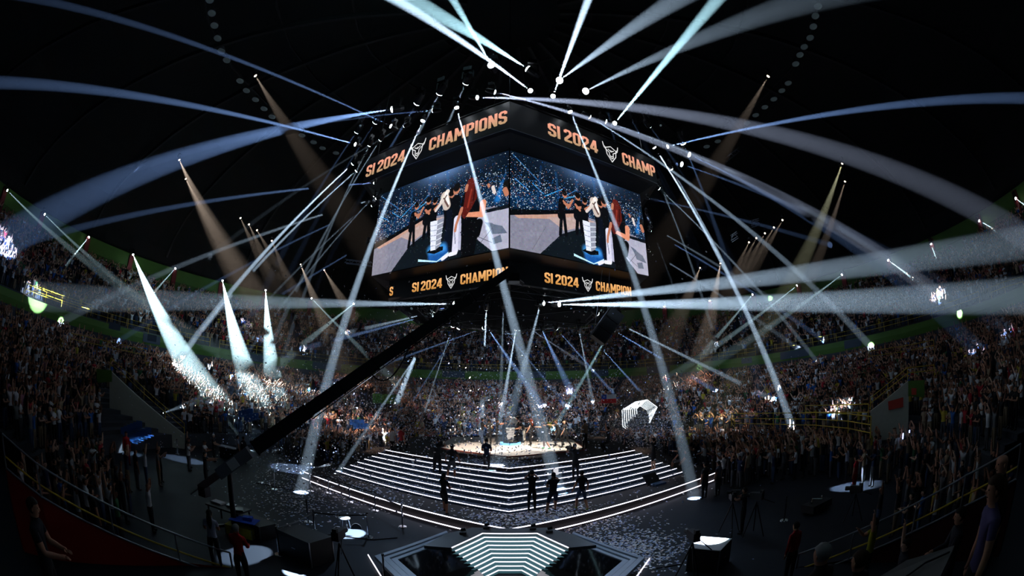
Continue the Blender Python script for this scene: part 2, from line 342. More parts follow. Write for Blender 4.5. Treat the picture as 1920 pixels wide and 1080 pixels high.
for s, z in ((PLAT[0] + .01, PLAT[1] - .02), (PLAT[0] + .12, 0.16)):
    H = hexpts(s); b = MB()
    for i in (5, 0): b.bar((*H[i], z), (*H[(i + 1) % 6], z), 0.03, 0.038)
    b.build('light_strip', strip, stage)
b = MB(); wf = [Vector((p.x * 1.0, p.y)) for p in hexpts(4.95)]
wfp = [atz(953, 855.6, 2.05), atz(1098, 842, 2.05), atz(1072, 824, 2.05), atz(1010, 818, 2.05), atz(850, 819, 2.05), atz(815, 838, 2.05)]
b.prism([(p.x, p.y) for p in wfp], 1.99, 2.05); b.build('performance_floor', whitefl, stage)
b = MB()
for p, q in zip(wfp, wfp[1:] + wfp[:1]): b.bar((p.x, p.y, 2.02), (q.x, q.y, 2.02), 0.06, 0.07)
b.build('floor_edge', redge, stage)
def stage_z(x, y):
    for s, z in STEPS + [PLAT]:
        p = atz(x, y, z); v = Vector((p.x - CX, p.y - CY))
        ok = all((v.x * math.sin(a) + v.y * math.cos(a)) < s * 0.866 for a in [math.pi / 6 + math.pi / 3 * i for i in range(6)])
        if ok: return p
    return atz(x, y, 0)

# ------------------------------------------------------------------ striped front stairs with glass screens
fs = thing('striped_entry_stairs', 'striped stairs between two dark glass wings in front of the stage', 'stairs')
top = [atz(905, 1000, 1.1), atz(1007, 1000, 1.1), atz(1066, 1027, 1.1), atz(847, 1027, 1.1)]
NS = 11
def lp(a, b_, f): return a + (b_ - a) * f
lines = []
for k in range(NS):
    f = k / (NS - 1); z = 1.1 - 0.11 * k
    yl = 1000 + 7.3 * k * (1 + 0.006 * k)
    fx = lp(905, 938, f); gx = lp(1007, 975, f); ex = lp(1066, 993, f); cx_ = lp(847, 918, f); ey = lp(1027, 1087, f)
    lines.append([atz(cx_, ey, z), atz(fx, yl, z), atz(gx, yl, z), atz(ex, ey, z)])
for k in range(NS - 1):
    A, B = lines[k], lines[k + 1]; z0 = A[0].z; z1 = B[0].z; b = MB()
    for i in range(3):
        a0, a1, b0, b1 = A[i], A[i + 1], B[i], B[i + 1]
        b.add([a0, a1, Vector((a1.x, a1.y, z1)), Vector((a0.x, a0.y, z1)), Vector((b0.x, b0.y, z1)), Vector((b1.x, b1.y, z1)), (a0.x, a0.y, z1 - .1), (a1.x, a1.y, z1 - .1), (b1.x, b1.y, z1 - .1), (b0.x, b0.y, z1 - .1)],
              [(0, 1, 2, 3), (3, 2, 5, 4), (6, 7, 8, 9), (4, 5, 8, 9)])
    st = b.build('step', teal, fs); c = MB()
    for i in range(3): c.bar(A[i] + Vector((0, 0, -.0)), A[i + 1] + Vector((0, 0, -.0)), 0.028, 0.026)
    c.build('light_strip', stripdim, st)
pl = [atz(x, y, 1.1) for x, y in [(885, 989), (1030, 989), (1078, 1003), (1118, 1022), (1066, 1027), (1007, 1000), (905, 1000), (847, 1027), (795, 1023), (835, 1001)]]
b = MB(); b.prism([(p.x, p.y) for p in pl][:], 1.0, 1.10); b.build('top_deck', greytop, fs)
for sgn, out in ((-1, [(837, 995), (702, 1042), (752, 1092)]), (1, [(1075, 997), (1209, 1045), (1160, 1092)])):
    o0 = [atz(x, y, 0.45) for x, y in out]; cen = Vector((sgn * 1.2, 12.2, 0.45))
    for k in range(3):
        a = [cen + (p - cen) * (1 - .085 * k) for p in o0]; c = [cen + (p - cen) * (1 - .085 * k - .068) for p in o0]; b = MB(); z = 0.45 - .04 * k
        for i in range(2):
            b.hexa([(a[i].x, a[i].y, z - .1), (a[i + 1].x, a[i + 1].y, z - .1), (c[i + 1].x, c[i + 1].y, z - .1), (c[i].x, c[i].y, z - .1), (a[i].x, a[i].y, z), (a[i + 1].x, a[i + 1].y, z), (c[i + 1].x, c[i + 1].y, z), (c[i].x, c[i].y, z)])
        b.build('edge_band', greyled, fs)
    b = MB()
    gl = [atz(x, y, 0.34) for x, y in ([(862, 1030), (795, 1023), (737, 1047), (775, 1095), (925, 1098)] if sgn < 0 else [(1050, 1030), (1115, 1023), (1172, 1048), (1140, 1095), (988, 1098)])]
    b.prism([(p.x, p.y) for p in gl], 0.2, 0.34); b.build('glass_wing', glass, fs)
    e = MB(); e0 = atz(*((690, 1040) if sgn < 0 else (1218, 1047)), 0.05); e1 = atz(*((722, 1092) if sgn < 0 else (1190, 1086)), 0.05); e.bar(e0, e1, .03, .03); e.build('light_strip', stripdim, fs)
for x, y, lab in [(912, 991, 'the rear one on the west half of the striped stairs deck'), (868, 1001, 'at the west corner of the striped stairs deck'), (999, 993, 'the rear one on the east half of the striped stairs deck'), (1030, 998, 'at the east corner of the striped stairs deck')]:
    t = thing('deck_spotlight', 'small black deck spotlight, ' + lab, 'lamp', atz(x, y, 1.1)); b = MB(); b.box((0, 0, .04), (.2, .16, .05)); b.build('base', black, t)
    b = MB(); b.tube([(-.06, 0, .13), (.09, 0, .17)], [.05, .065], 8); b.build('head', blackm, t)

# ------------------------------------------------------------------ the hanging screens
board = thing('hanging_screen_cube', 'six-sided hanging scoreboard with video screens and gold lettering rings', 'scoreboard')
def ring_band(name, s, z0, z1, m, t=0.35):
    a = hexpts(s); c = hexpts(s - t); b = MB()
    for i in range(6):
        j = (i + 1) % 6; b.hexa([(*c[i], z0), (*c[j], z0), (*a[j], z0), (*a[i], z0), (*c[i], z1), (*c[j], z1), (*a[j], z1), (*a[i], z1)])
    return b.build(name, m, board)
ledblack = mat('led_panel_black', (0.008, 0.008, 0.010), 0.45)
ring_up = ring_band('upper_led_ring', 10.7, 17.95, 19.75, ledblack)
ring_lo = ring_band('lower_led_ring', 8.3, 10.78, 11.95, ledblack)
ring_band('screen_backing', 9.40, 12.1, 17.5, black, .5)
def slope_band(name, s0, z0, s1, z1):
    a = hexpts(s0); c = hexpts(s1); b = MB()
    for i in range(6): j = (i + 1) % 6; b.add([(*a[i], z0), (*a[j], z0), (*c[j], z1), (*c[i], z1)], [(0, 1, 2, 3)])
    return b.build(name, black, board)
slope_band('upper_shroud', 10.4, 17.95, 9.42, 17.5); slope_band('lower_shroud', 9.42, 12.1, 8.2, 11.93)
for nm, s, z in (('upper_truss', 10.0, 20.1), ('inner_truss', 6.5, 10.5), ('lower_truss', 7.9, 10.5)):
    H = hexpts(s); b = MB()
    for i in range(6):
        p = Vector((*H[i], z)); q = Vector((*H[(i + 1) % 6], z)); up = Vector((0, 0, .35)); b.bar(p, q, .06); b.bar(p + up, q + up, .06); n = 8
        for k in range(n): b.bar(p.lerp(q, k / n) + up * (k % 2), p.lerp(q, (k + 1) / n) + up * ((k + 1) % 2), .035)
    b.build(nm, blackm, board)
for i in range(6):
    H = hexpts(10); H2 = hexpts(6.5); MB().bar((*H[i], 20.2), (*H[i], 30), .04).build('hanging_cable', blackm, board); MB().bar((*H2[i], 10.6), (*hexpts(8.2)[i], 11), .05).build('truss_bracket', blackm, board)
for i in range(3): H2 = hexpts(6.5); MB().bar((*H2[i], 10.6), (*H2[i + 3], 10.6), .08).build('cross_beam', blackm, board)

H = hexpts(10.72); b = MB()
for i in (5, 0): b.bar((*H[i], 17.96), (*H[(i + 1) % 6], 17.96), .02, .02)
b.build('edge_wire', steel, board)

# picture on the screens: painted on a fine vertex grid
PW, PH = 448, 252
def paint():
    u, v = np.meshgrid((np.arange(PW) + .5) / PW, (np.arange(PH) + .5) / PH); asp = 16 / 9
    im = np.zeros((PH, PW, 3)); rng = np.random.default_rng(3)
    im[:] = np.array([.03, .07, .12]) * (1.15 - v[..., None]); g = np.exp(-(((u - .55) / .22) ** 2 + ((v + .02) / .16) ** 2)); im += g[..., None] * np.array([.42, .52, .68]) * .8
    im += (np.exp(-(((v - .5) / .16) ** 2))[..., None]) * np.array([.02, .10, .18])
    def poly(pts, c, a=1.0):
        m = np.zeros(u.shape, bool); n = len(pts)
        for i in range(n):
            x0, y0 = pts[i]; x1, y1 = pts[(i + 1) % n]
            if y0 == y1: continue
            cr = ((y0 > v) != (y1 > v)) & (u < (x1 - x0) * (v - y0) / (y1 - y0) + x0); m ^= cr
        im[m] = im[m] * (1 - a) + np.array(c) * a
    def cap(p, q, r, c, a=1.0, soft=.15):
        P = np.array(p) * [asp, 1]; Q = np.array(q) * [asp, 1]; d = Q - P; x = u * asp - P[0]; y = v - P[1]; t = np.clip((x * d[0] + y * d[1]) / (d @ d + 1e-9), 0, 1)
        dd = np.hypot(x - t * d[0], y - t * d[1]); rr = (r if np.isscalar(r) else r[0] + (r[1] - r[0]) * t); m = np.clip((rr - dd) / (soft * np.max(rr) + 1e-6), 0, 1) * a
        im[:] = im * (1 - m[..., None]) + np.array(c) * m[..., None]
    for (p, q, r, c, a) in [((.03, .30), (.11, .38), .006, (.25, .65, 1), .9), ((.14, .30), (.21, .38), .006, (.3, .7, 1), .9), ((.22, .40), (.34, .27), .006, (.25, .7, 1), .9), ((.33, .37), (.45, .22), .006, (.25, .6, .9), .7), ((.36, .36), (.44, .30), .006, (.3, .75, 1), .9),
                            ((.02, .04), (.2, .28), .008, (.25, .6, .9), .6), ((.3, .1), (.32, .5), .02, (.1, .35, .6), .4), ((.45, .05), (.44, .5), .03, (.15, .35, .6), .35), ((.58, .0), (.6, .4), .03, (.2, .4, .65), .35), ((.98, .22), (.93, .5), (.01, .05), (.1, .5, .85), .75), ((.2, .08), (.17, .45), .015, (.08, .25, .45), .5)]: cap(p, q, r, c, a, .6)
    n = 4200; us = rng.random(n); vs = np.clip(rng.normal(.42, .17, n), .02, .78); kind = rng.random(n)
    for i in range(n):
        x = int(us[i] * PW); y = int(vs[i] * PH)
        if .62 < vs[i] + (us[i] - .4) * .35 and us[i] < .4: continue
        c = (.85, .92, 1) if kind[i] < .25 else (.15, .45, .75) if kind[i] < .6 else (.05, .2, .4) if kind[i] < .85 else (.75, .45, .35)
        w = 1 + (kind[i] < .1) + (rng.random() < .3); im[y:y + 1 + (rng.random() < .3), x:x + w] = c
    poly([(0, .69), (.22, .60), (.45, .5), (.75, .52), (1, .60), (1, 1), (0, 1)], (.50, .50, .57))
    poly([(.02, .675), (.2, .60), (.45, .49), (.45, .53), (.28, .62), (.05, .70)], (.74, .58, .52))
    poly([(.23, .62), (.48, .52), (.60, .54), (.34, .72)], (.72, .62, .60))
    poly([(0, .63), (.22, .55), (.45, .45), (.45, .49), (.2, .605), (0, .69)], (.02, .025, .04))
    poly([(.82, .58), (1, .58), (1, .62), (.82, .61)], (.03, .05, .08)); poly([(.18, 1), (.32, .76), (.5, .62), (.66, .62), (.86, .84), (.96, 1)], (.045, .075, .10))
    poly([(.78, .61), (1, .62), (1, 1), (.90, 1), (.81, .86)], (.66, .66, .74))
    for q in [[(.87, .72), (.96, .78), (.99, .86), (.90, .84)], [(.9, .88), (.95, .86), (.96, .93), (.91, .94)], [(.85, .70), (.9, .73), (.93, .78), (.88, .76)]]: poly(q, (.38, .42, .5))
    cap((.80, .82), (.90, .92), .003, (.3, .3, .36)); cap((.83, .9), (.9, .78), .003, (.3, .3, .36)); cap((.13, .98), (.22, .72), .002, (.35, .35, .4)); cap((.05, .85), (.2, .8), .02, (.55, .55, .62), .4)
    blk = (.025, .03, .045); skin = (.72, .46, .36)
    def man(x, vh, vf, lean=0, face=1, arm=None, w=.03):
        h = vf - vh; cap((x, vh + .25 * h), (x - .01, vh + .55 * h), w * 1.5, blk); cap((x - .008, vh + .5 * h), (x - .022, vf - .03), w * .62, blk); cap((x + .008, vh + .5 * h), (x + .018, vf - .04), w * .62, blk)
        cap((x + lean, vh + .07 * h), (x + lean, vh + .09 * h), w * .95, skin); cap((x + lean - .004 * face, vh + .02 * h), (x + lean, vh + .045 * h), w * .9, (.05, .04, .04))
        if arm:
            for p, q in arm: cap(p, q, w * .42, skin)
    man(.335, .285, .80, .02, 1, [((.345, .40), (.375, .46)), ((.375, .46), (.41, .36)), ((.35, .42), (.39, .43))], .032)
    man(.45, .27, .74, .0, 1, [((.44, .43), (.5, .40)), ((.43, .40), (.46, .45))], .036); man(.50, .30, .74, 0, -1, [((.5, .42), (.55, .36))], .034)
    for x, vh in ((.62, .26), (.655, .22)): man(x, vh, .92, 0, -1, None, .046)
    cap((.60, .40), (.62, .62), .07, blk); cap((.615, .5), (.60, .93), .035, (.03, .05, .12)); cap((.61, .5), (.64, .9), .035, (.03, .05, .10))
    for p, q, r, c in [((.57, .30), (.59, .42), .055, (.78, .72, .68)), ((.55, .36), (.59, .26), .03, (.9, .86, .82)), ((.58, .27), (.60, .40), .02, (.95, .93, .92)), ((.565, .33), (.60, .43), .012, (.4, .3, .28)), ((.545, .4), (.585, .3), .008, (.35, .28, .28)), ((.51, .44), (.56, .35), .018, (.85, .80, .78))]: cap(p, q, r, c)
    cap((.52, .92), (.57, .92), .10, (.10, .33, .62), 1, .3); cap((.49, .86), (.58, .86), .07, (.25, .6, .9), .8, .6); poly([(.40, .93), (.54, .99), (.62, .92), (.62, .945), (.54, 1.0), (.40, .955)], (.75, .92, 1))
    poly([(.46, .88), (.5, .84), (.58, .85), (.58, .89), (.52, .91)], (.02, .03, .05))
    poly([(.475, .55), (.53, .555), (.525, .87), (.49, .87)], (.88, .90, .96)); poly([(.53, .555), (.575, .54), (.56, .84), (.525, .87)], (.55, .57, .64))
    for k in range(5): cap((.476 + .003 * k, .60 + .055 * k), (.529, .605 + .055 * k), .004, (.6, .63, .72)); cap((.529, .605 + .055 * k), (.572 - .002 * k, .59 + .055 * k), .005, (.85, .87, .92))
    cap((.67, .60), (.665, .92), .042, (.84, .84, .92)); cap((.70, .60), (.70, .9), .03, (.7, .7, .8)); cap((.63, .95), (.67, .945), .022, (.9, .9, .95)); cap((.58, .98), (.61, .955), .02, (.9, .9, .95)); cap((.655, .7), (.665, .85), .006, (.5, .5, .6))
    poly([(.71, .32), (.82, .34), (.835, .60), (.80, .66), (.70, .66), (.69, .45)], blk); poly([(.70, .64), (.80, .63), (.82, .74), (.79, 1), (.705, 1)], (.02, .02, .03)); cap((.815, .70), (.80, .80), .05, (.02, .02, .03))
    cap((.70, .50), (.665, .66), (.022, .016), skin); cap((.665, .66), (.66, .72), .016, skin); cap((.84, .50), (.835, .61), (.04, .035), (.86, .56, .44)); cap((.835, .615), (.72, .575), (.034, .024), (.86, .56, .44))
    poly([(.735, .20), (.775, .19), (.80, .28), (.80, .42), (.765, .52), (.72, .62), (.70, .58), (.715, .42), (.72, .28)], (.33, .09, .07)); cap((.755, .23), (.76, .30), .05, (.36, .11, .09)); cap((.76, .32), (.74, .5), .012, (.52, .18, .13)); cap((.785, .3), (.775, .44), .01, (.2, .04, .04)); cap((.728, .26), (.722, .31), .02, skin)
    cap((.985, .36), (.985, .44), .04, (.06, .05, .05)); cap((.975, .42), (.985, .47), .028, skin); cap((.9, .36), (.91, .42), .02, (.85, .8, .78)); cap((.87, .32), (.875, .34), .016, skin)
    n = 420
    for i in range(n):
        x = int(rng.random() * PW); y = int(rng.random() * PH); im[y, x] = im[y, x] * .3 + np.array([.6, .65, .7]) * .7
    m_ = (v > .5) & (im.sum(-1) > .9); k_ = rng.normal(0, 1, (PH // 6 + 2, PW // 6 + 2)); big = np.kron(k_, np.ones((6, 6)))[:PH, :PW]; im += (m_ * big * .014)[..., None] + rng.normal(0, .022, im.shape)
    return np.clip(im, 0, 1)
img = paint(); img = np.where(img > .04045, ((img + .055) / 1.055) ** 2.4, img / 12.92)
def screen(side, label):
    H = hexpts(9.45); i = 5 if side < 0 else 0
    a, c = (H[1], H[0]) if side < 0 else (H[0], H[5])   # left end, right end as read from outside
    if a.x > c.x: a, c = c, a
    d = (c - a).normalized(); a = a + d * 0.02; c = c - d * 0.02
    m = 2
    vs = []; nx, ny = PW, PH
    for j in range(ny + 1):
        for k in range(nx + 1):
            p = a.lerp(c, k / nx); vs.append((p.x, p.y, 17.46 - (17.46 - 12.14) * j / ny))
    me = bpy.data.meshes.new('video_screen'); q = np.arange(ny * nx); r_ = q // nx; c_ = q % nx; i0 = r_ * (nx + 1) + c_
    F = np.stack([i0, i0 + nx + 1, i0 + nx + 2, i0 + 1], 1)
    fast_mesh(me, np.array(vs), F); face_colors(me, img.reshape(-1, 3)); me.materials.append(picture)
    o = bpy.data.objects.new('video_screen', me); COL.objects.link(o); o.parent = board
def fast_mesh(me, V, F):
    me.vertices.add(len(V)); me.vertices.foreach_set('co', np.asarray(V, np.float32).ravel()); n = F.shape[1]
    me.loops.add(F.size); me.loops.foreach_set('vertex_index', F.astype(np.int32).ravel()); me.polygons.add(len(F))
    me.polygons.foreach_set('loop_start', np.arange(0, F.size, n, dtype=np.int32)); me.polygons.foreach_set('loop_total', np.full(len(F), n, np.int32)); me.update(calc_edges=True)
screen(-1, ''); screen(1, '')
b = MB(); H = hexpts(9.5); b.bar((*H[0], 12.1), (*H[0], 17.5), .07); b.build('corner_strip', black, board)

# lettering ----------------------------------------------------------------
x0, x1, y0, y1 = .085, .40, .085, .915
GL = {'S': (.485, [[(x1, .70), (x1, .84), (.33, y1), (.155, y1), (x0, .84), (x0, .62), (.15, .54), (.335, .46), (x1, .38), (x1, .16), (.33, y0), (.155, y0), (x0, .16), (x0, .30)]]),
      'I': (.17, [[(.085, 0), (.085, 1)]]),
      '2': (.485, [[(x0, .70), (x0, .84), (.155, y1), (.33, y1), (x1, .84), (x1, .62), (x0 + .02, .22), (x0, y0), (.485, y0)]]),
      '0': (.485, [[(x0, .16), (x0, .84), (.155, y1), (.33, y1), (x1, .84), (x1, .16), (.33, y0), (.155, y0), (x0, .16), (x0, .5)]]),
      '4': (.52, [[(.36, 0), (.36, 1)], [(.33, .96), (.06, .28)], [(.0, .26), (.52, .26)]]),
      'C': (.485, [[(x1, .66), (x1, .84), (.33, y1), (.155, y1), (x0, .84), (x0, .16), (.155, y0), (.33, y0), (x1, .16), (x1, .34)]]),
      'H': (.49, [[(x0, 0), (x0, 1)], [(x1, 0), (x1, 1)], [(x0, .5), (x1, .5)]]),
      'A': (.53, [[(.07, 0), (.265, .96)], [(.46, 0), (.265, .96)], [(.13, .25), (.40, .25)]]),
      'M': (.66, [[(x0, 0), (x0, 1)], [(.575, 0), (.575, 1)], [(x0 + .02, .95), (.33, .28)], [(.555, .95), (.33, .28)]]),
      'P': (.485, [[(x0, 0), (x0, 1)], [(x0, y1), (.33, y1), (x1, .84), (x1, .55), (.33, .47), (x0, .47)]]),
      'O': (.485, [[(x0, .16), (x0, .84), (.155, y1), (.33, y1), (x1, .84), (x1, .16), (.33, y0), (.155, y0), (x0, .16), (x0, .5)]]),
      'N': (.52, [[(x0, 0), (x0, 1)], [(.435, 0), (.435, 1)], [(x0 + .02, .95), (.415, .05)]])}
def text_quads(txt, th=.17, gap=.06):
    """list of quads (four 2-d points) of a line of block letters, unit cap height"""
    x = 0; Q = []
    for ch in txt:
        if ch == ' ': x += .17; continue
        w, strokes = GL[ch]
        for s in strokes:
            for i, (p, q) in enumerate(zip(s, s[1:])):
                p = Vector(p); q = Vector(q); d = (q - p).normalized(); n = Vector((-d.y, d.x)) * th / 2
                e0 = d * th * .28 if i else Vector((0, 0)); e1 = d * th * .28 if i < len(s) - 2 else Vector((0, 0))
                qd = [p - e0 - n, q + e1 - n, q + e1 + n, p - e0 + n]; Q.append([(x + a.x, min(1, max(0, a.y))) for a in qd])
        x += w + gap
    return Q, x - gap
LOGO = [[(.5, 1.0), (.88, .80), (.82, .34), (.5, -.12), (.18, .34), (.12, .80), (.5, 1.0)], [(.12, .80), (-.02, .92), (-.06, 1.16)], [(-.06, 1.16), (.02, .78), (.22, .62)], [(.88, .80), (1.02, .92), (1.06, 1.16)], [(1.06, 1.16), (.98, .78), (.78, .62)],
        [(.22, .62), (.36, .52), (.38, .20), (.5, .10), (.62, .20), (.64, .52), (.78, .62)], [(.30, .74), (.46, .64)], [(.70, .74), (.54, .64)], [(.44, .30), (.5, .24), (.56, .30)], [(.5, .72), (.5, .60)]]
def put(b, side, s, quads, u0, u1, z0, hgt, width, cols, white=False, umax=None):
    """u runs from the near corner outwards; text reads left to right"""
    V0, V1 = hexpts(s)[0], hexpts(s)[5 if side < 0 else 1]
    if side * (V1.x - V0.x) < 0: V1 = hexpts(s)[1 if side < 0 else 5]
    d = (V1 - V0).normalized(); n = Vector((d.y, -d.x)); n = n if n.y < 0 else -n
    for q in quads:
        P = []
        for (x, y) in q:
            f = x / width; u = u0 + (u1 - u0) * f
            if umax is not None: u = min(u, umax)
            u = max(u, 0.02); w = V0 + d * u + n * .015; P.append((w.x, w.y, z0 + hgt * y))
        ys = sum(y for _, y in q) / 4; c0, c1 = cols; b.col = tuple(c0[i] + (c1[i] - c0[i]) * ys for i in range(3))
        if max((Vector(P[0]) - Vector(P[1])).length, (Vector(P[1]) - Vector(P[2])).length) > .001: b.add(P, [(0, 1, 2, 3)])
def logo_quads(th=.055):
    Q = []
    for s in LOGO:
        for p, q in zip(s, s[1:]):
            p = Vector(p); q = Vector(q); d = (q - p).normalized(); n = Vector((-d.y, d.x)) * th / 2; e = d * th * .3; Q.append([tuple(p - e - n), tuple(q + e - n), tuple(q + e + n), tuple(p - e + n)])
    return Q
def split_quads(Q):   # cut tall quads so the gold gradient shows
    out = []
    for q in Q:
        n = 6
        for k in range(n):
            f0, f1 = k / n, (k + 1) / n
            A = [tuple(q[0][i] + (q[1][i] - q[0][i]) * f for i in (0, 1)) for f in (f0, f1)]; B = [tuple(q[3][i] + (q[2][i] - q[3][i]) * f for i in (0, 1)) for f in (f0, f1)]; out.append([A[0], A[1], B[1], B[0]])
    return out
PE = (lin((.72, .60, .45)), lin((1.0, .66, .56))); GO = (lin((.80, .56, .28)), lin((1.0, .74, .47))); WH = ((.85, .85, .85), (.85, .85, .85))
LQ = logo_quads()
b = MB()
for side, items in ((-1, [('SI 2024', 10.52, 7.06), ('LOGO', 6.62, 5.58), ('CHAMPIONS', 5.2, .13)]), (1, [('SI 2024', 2.30, 5.72), ('LOGO', 6.22, 7.30), ('CHAMP', 7.66, 10.62)])):
    for txt, u0, u1 in items:
        if txt == 'LOGO': put(b, side, 10.7, LQ, u0, u1, 18.30, .95, 1.0, WH)
        else:
            Q, w = text_quads(txt); put(b, side, 10.7, split_quads(Q), u0, u1, 18.38, .84, w, PE)
b.build('lettering', letter, ring_up, colors=True)
b = MB()
for side, items in ((-1, [('S', 8.22, 7.92), ('SI 2024', 6.36, 4.15), ('LOGO', 3.86, 3.22), ('CHAMPIONS', 2.93, -.28)]), (1, [('SI 2024', 2.03, 4.24), ('LOGO', 4.55, 5.20), ('CHAMPION', 5.46, 8.28)])):
    for txt, u0, u1 in items:
        if txt == 'LOGO': put(b, side, 8.3, LQ, u0, u1, 11.0, .58, 1.0, WH)
        else:
            Q, w = text_quads(txt); put(b, side, 8.3, split_quads(Q), u0, u1, 11.05, .54, w, GO)
b.build('lettering', letter, ring_lo, colors=True)

# ------------------------------------------------------------------ moving-head lamps and their beams
def lamp_meshes():
    b = MB(); b.tube([(0, 0, .26), (0, 0, .12), (0, 0, -.06), (0, 0, -.16)], [.07, .12, .13, .125], 12); hd = b.build('head', blackm)
    b = MB(); b.tube([(0, 0, -.15), (0, 0, -.18), (0, 0, -.205), (0, 0, -.215)], [.115, .11, .075, .03], 12); ln = b.build('lens', lens)
    b = MB(); b.bar((-.17, 0, .0), (-.17, 0, .30), .05, .08); b.bar((.17, 0, 0), (.17, 0, .30), .05, .08); b.bar((-.19, 0, .30), (.19, 0, .30), .06, .08); yk = b.build('yoke', blackm)
    b = MB(); b.box((0, 0, .40), (.28, .22, .16)); b.tube([(0, 0, .48), (0, 0, .62)], .025, 6); bs = b.build('base', blackm)
    ms = [o.data for o in (hd, ln, yk, bs)]
    for o in (hd, ln, yk, bs): bpy.data.objects.remove(o)
    return ms
LM = lamp_meshes()
LW = LM[1].copy(); LW.materials.clear(); LW.materials.append(lensw); LDM = LM[1].copy(); LDM.materials.clear(); LDM.materials.append(lensd)
NL = [0]
def fixture(p, aim, label, group, cat='lamp', size=1.0, lensmesh=None, name='moving_head_lamp'):
    t = thing(name, label, cat, p, 0, group); t.scale = (size,) * 3
    q = (-Vector(aim)).normalized().to_track_quat('Z', 'Y')
    for nm, me, rot in (('head', LM[0], q), ('lens', lensmesh or LM[1], q)):
        o = bpy.data.objects.new(nm, me); COL.objects.link(o); o.parent = t; o.rotation_mode = 'QUATERNION'; o.rotation_quaternion = rot
    for nm, me in (('yoke', LM[2]), ('base', LM[3])):
        o = bpy.data.objects.new(nm, me); COL.objects.link(o); o.parent = t; o.rotation_euler = (0, 0, math.atan2(-(p[0] - CX), p[1] - CY))
    return t
def spot(p, aim, deg, power, col=(.62, .80, 1.0), blend=.35, soft=.04, parent=None):
    off = .07 + .22 * (parent.scale[0] if parent else 1.0)
    L = bpy.data.lights.new('beam_light', 'SPOT'); L.energy = power * BEAM_K * 1.7 / deg; L.color = col; L.spot_size = math.radians(deg); L.spot_blend = blend; L.shadow_soft_size = soft
    o = bpy.data.objects.new('beam_light', L); COL.objects.link(o); d = Vector(aim).normalized(); o.location = Vector(p) + d * off; o.rotation_euler = d.to_track_quat('-Z', 'Y').to_euler(); NL[0] += 1
    if parent: HAZES.append((air_cone(p, d, deg, parent, parent.scale[0]), o))
    return o
ORD = ['first', 'second', 'third', 'fourth', 'fifth', 'sixth', 'seventh', 'eighth', 'ninth', 'tenth', 'eleventh', 'twelfth', 'thirteenth', 'fourteenth', 'fifteenth', 'sixteenth', 'seventeenth', 'eighteenth', 'nineteenth', 'twentieth', 'twenty-first', 'twenty-second']
K = 1000.0
BL = (.30, .50, 1.0); WHT = (.62, .80, 1.0); TEAL = (.50, .85, .95); MAU = (.66, .74, 1.0)
def D(x, y, d): return CAMP + ray(x, y) * d
def Z(x, y, z): return atz(x, y, z)
# (source pixel, height, target point, cone degrees, power k, colour)
OUTER = [  # big discs on the outer truss, from the front corner outwards
 ((998, 135), 22, D(640, -60, 30), 9, 1900, TEAL), ((924, 127), 22, D(825, -40, 18), 3.6, 650, TEAL), ((877, 148), 22, D(800, 330, 30), 3.2, 260, WHT), ((828, 168), 22, D(720, 390, 32), 3.2, 220, WHT), ((786, 187), 22, D(650, 430, 34), 3.0, 130, BL), ((744, 204), 22, D(330, 300, 30), 6.0, 1000, BL), ((708, 223), 22, D(590, 420, 36), 2.4, 40, BL), ((673, 241), 22, D(560, 420, 38), 2.4, 60, BL),
 ((1046, 153), 22, D(1300, -20, 14), 3.6, 300, WHT), ((1094, 173), 22, D(1370, 50, 16), 3.4, 200, WHT), ((1136, 195), 22, D(1160, 300, 34), 2.4, 30, BL), ((1178, 214), 22, D(1240, 330, 36), 2.4, 30, BL), ((1214, 231), 22, D(1290, 340, 36), 2.4, 30, BL), ((1278, 262), 22, D(1360, 480, 34), 3.2, 90, BL), ((1286, 287), 22, D(1500, 400, 30), 3.2, 160, BL), ((1272, 306), 22, D(1560, 420, 30), 2.6, 90, BL)]
INNER = [  # lamps on the ring above the lettering
 ((997, 172), 20.3, D(690, -30, 13), 1.9, 1500, WHT), ((1036, 183), 20.3, D(1110, -20, 15), 1.9, 1300, WHT), ((889, 183), 20.3, D(1960, 470, 30), 3.2, 620, MAU), ((921, 171), 20.3, D(1640, 470, 36), 2.6, 900, MAU), ((855, 197), 20.3, D(1002, 752, 19), 2.2, 1100, WHT), ((795, 222), 20.3, D(608, 735, 21), 2.1, 1200, WHT), ((818, 207), 20.3, D(560, 238, 30), 1.2, 260, BL), ((738, 239), 20.3, D(170, 22, 30), 1.3, 420, BL), ((763, 234), 20.3, D(600, 330, 33), 1.2, 120, WHT), ((716, 258), 20.3, D(535, 590, 46), 1.3, 380, WHT), ((695, 268), 20.3, D(560, 580, 42), 1.2, 260, WHT), ((671, 272), 20.3, D(30, 156, 30), 1.9, 800, BL), ((665, 304), 20.3, D(350, 655, 42), 1.8, 2200, WHT), ((672, 317), 20.3, D(395, 600, 42), 1.4, 1300, WHT),
 ((1067, 205), 20.3, D(1250, 720, 20), 1.9, 800, WHT), ((1100, 216), 20.3, D(1610, 625, 46), 1.5, 900, WHT), ((1130, 226), 20.3, D(1560, 420, 30), 1.3, 330, WHT), ((1151, 233), 20.3, D(1370, -30, 14), 2.0, 1200, TEAL), ((1224, 272), 20.3, D(1485, 800, 33), 1.8, 2000, WHT), ((1247, 276), 20.3, D(1925, 184, 30), 1.7, 900, BL), ((1256, 313), 20.3, D(1450, 700, 42), 1.1, 800, WHT), ((1232, 350), 19.0, D(1470, 600, 42), 1.2, 480, WHT)]
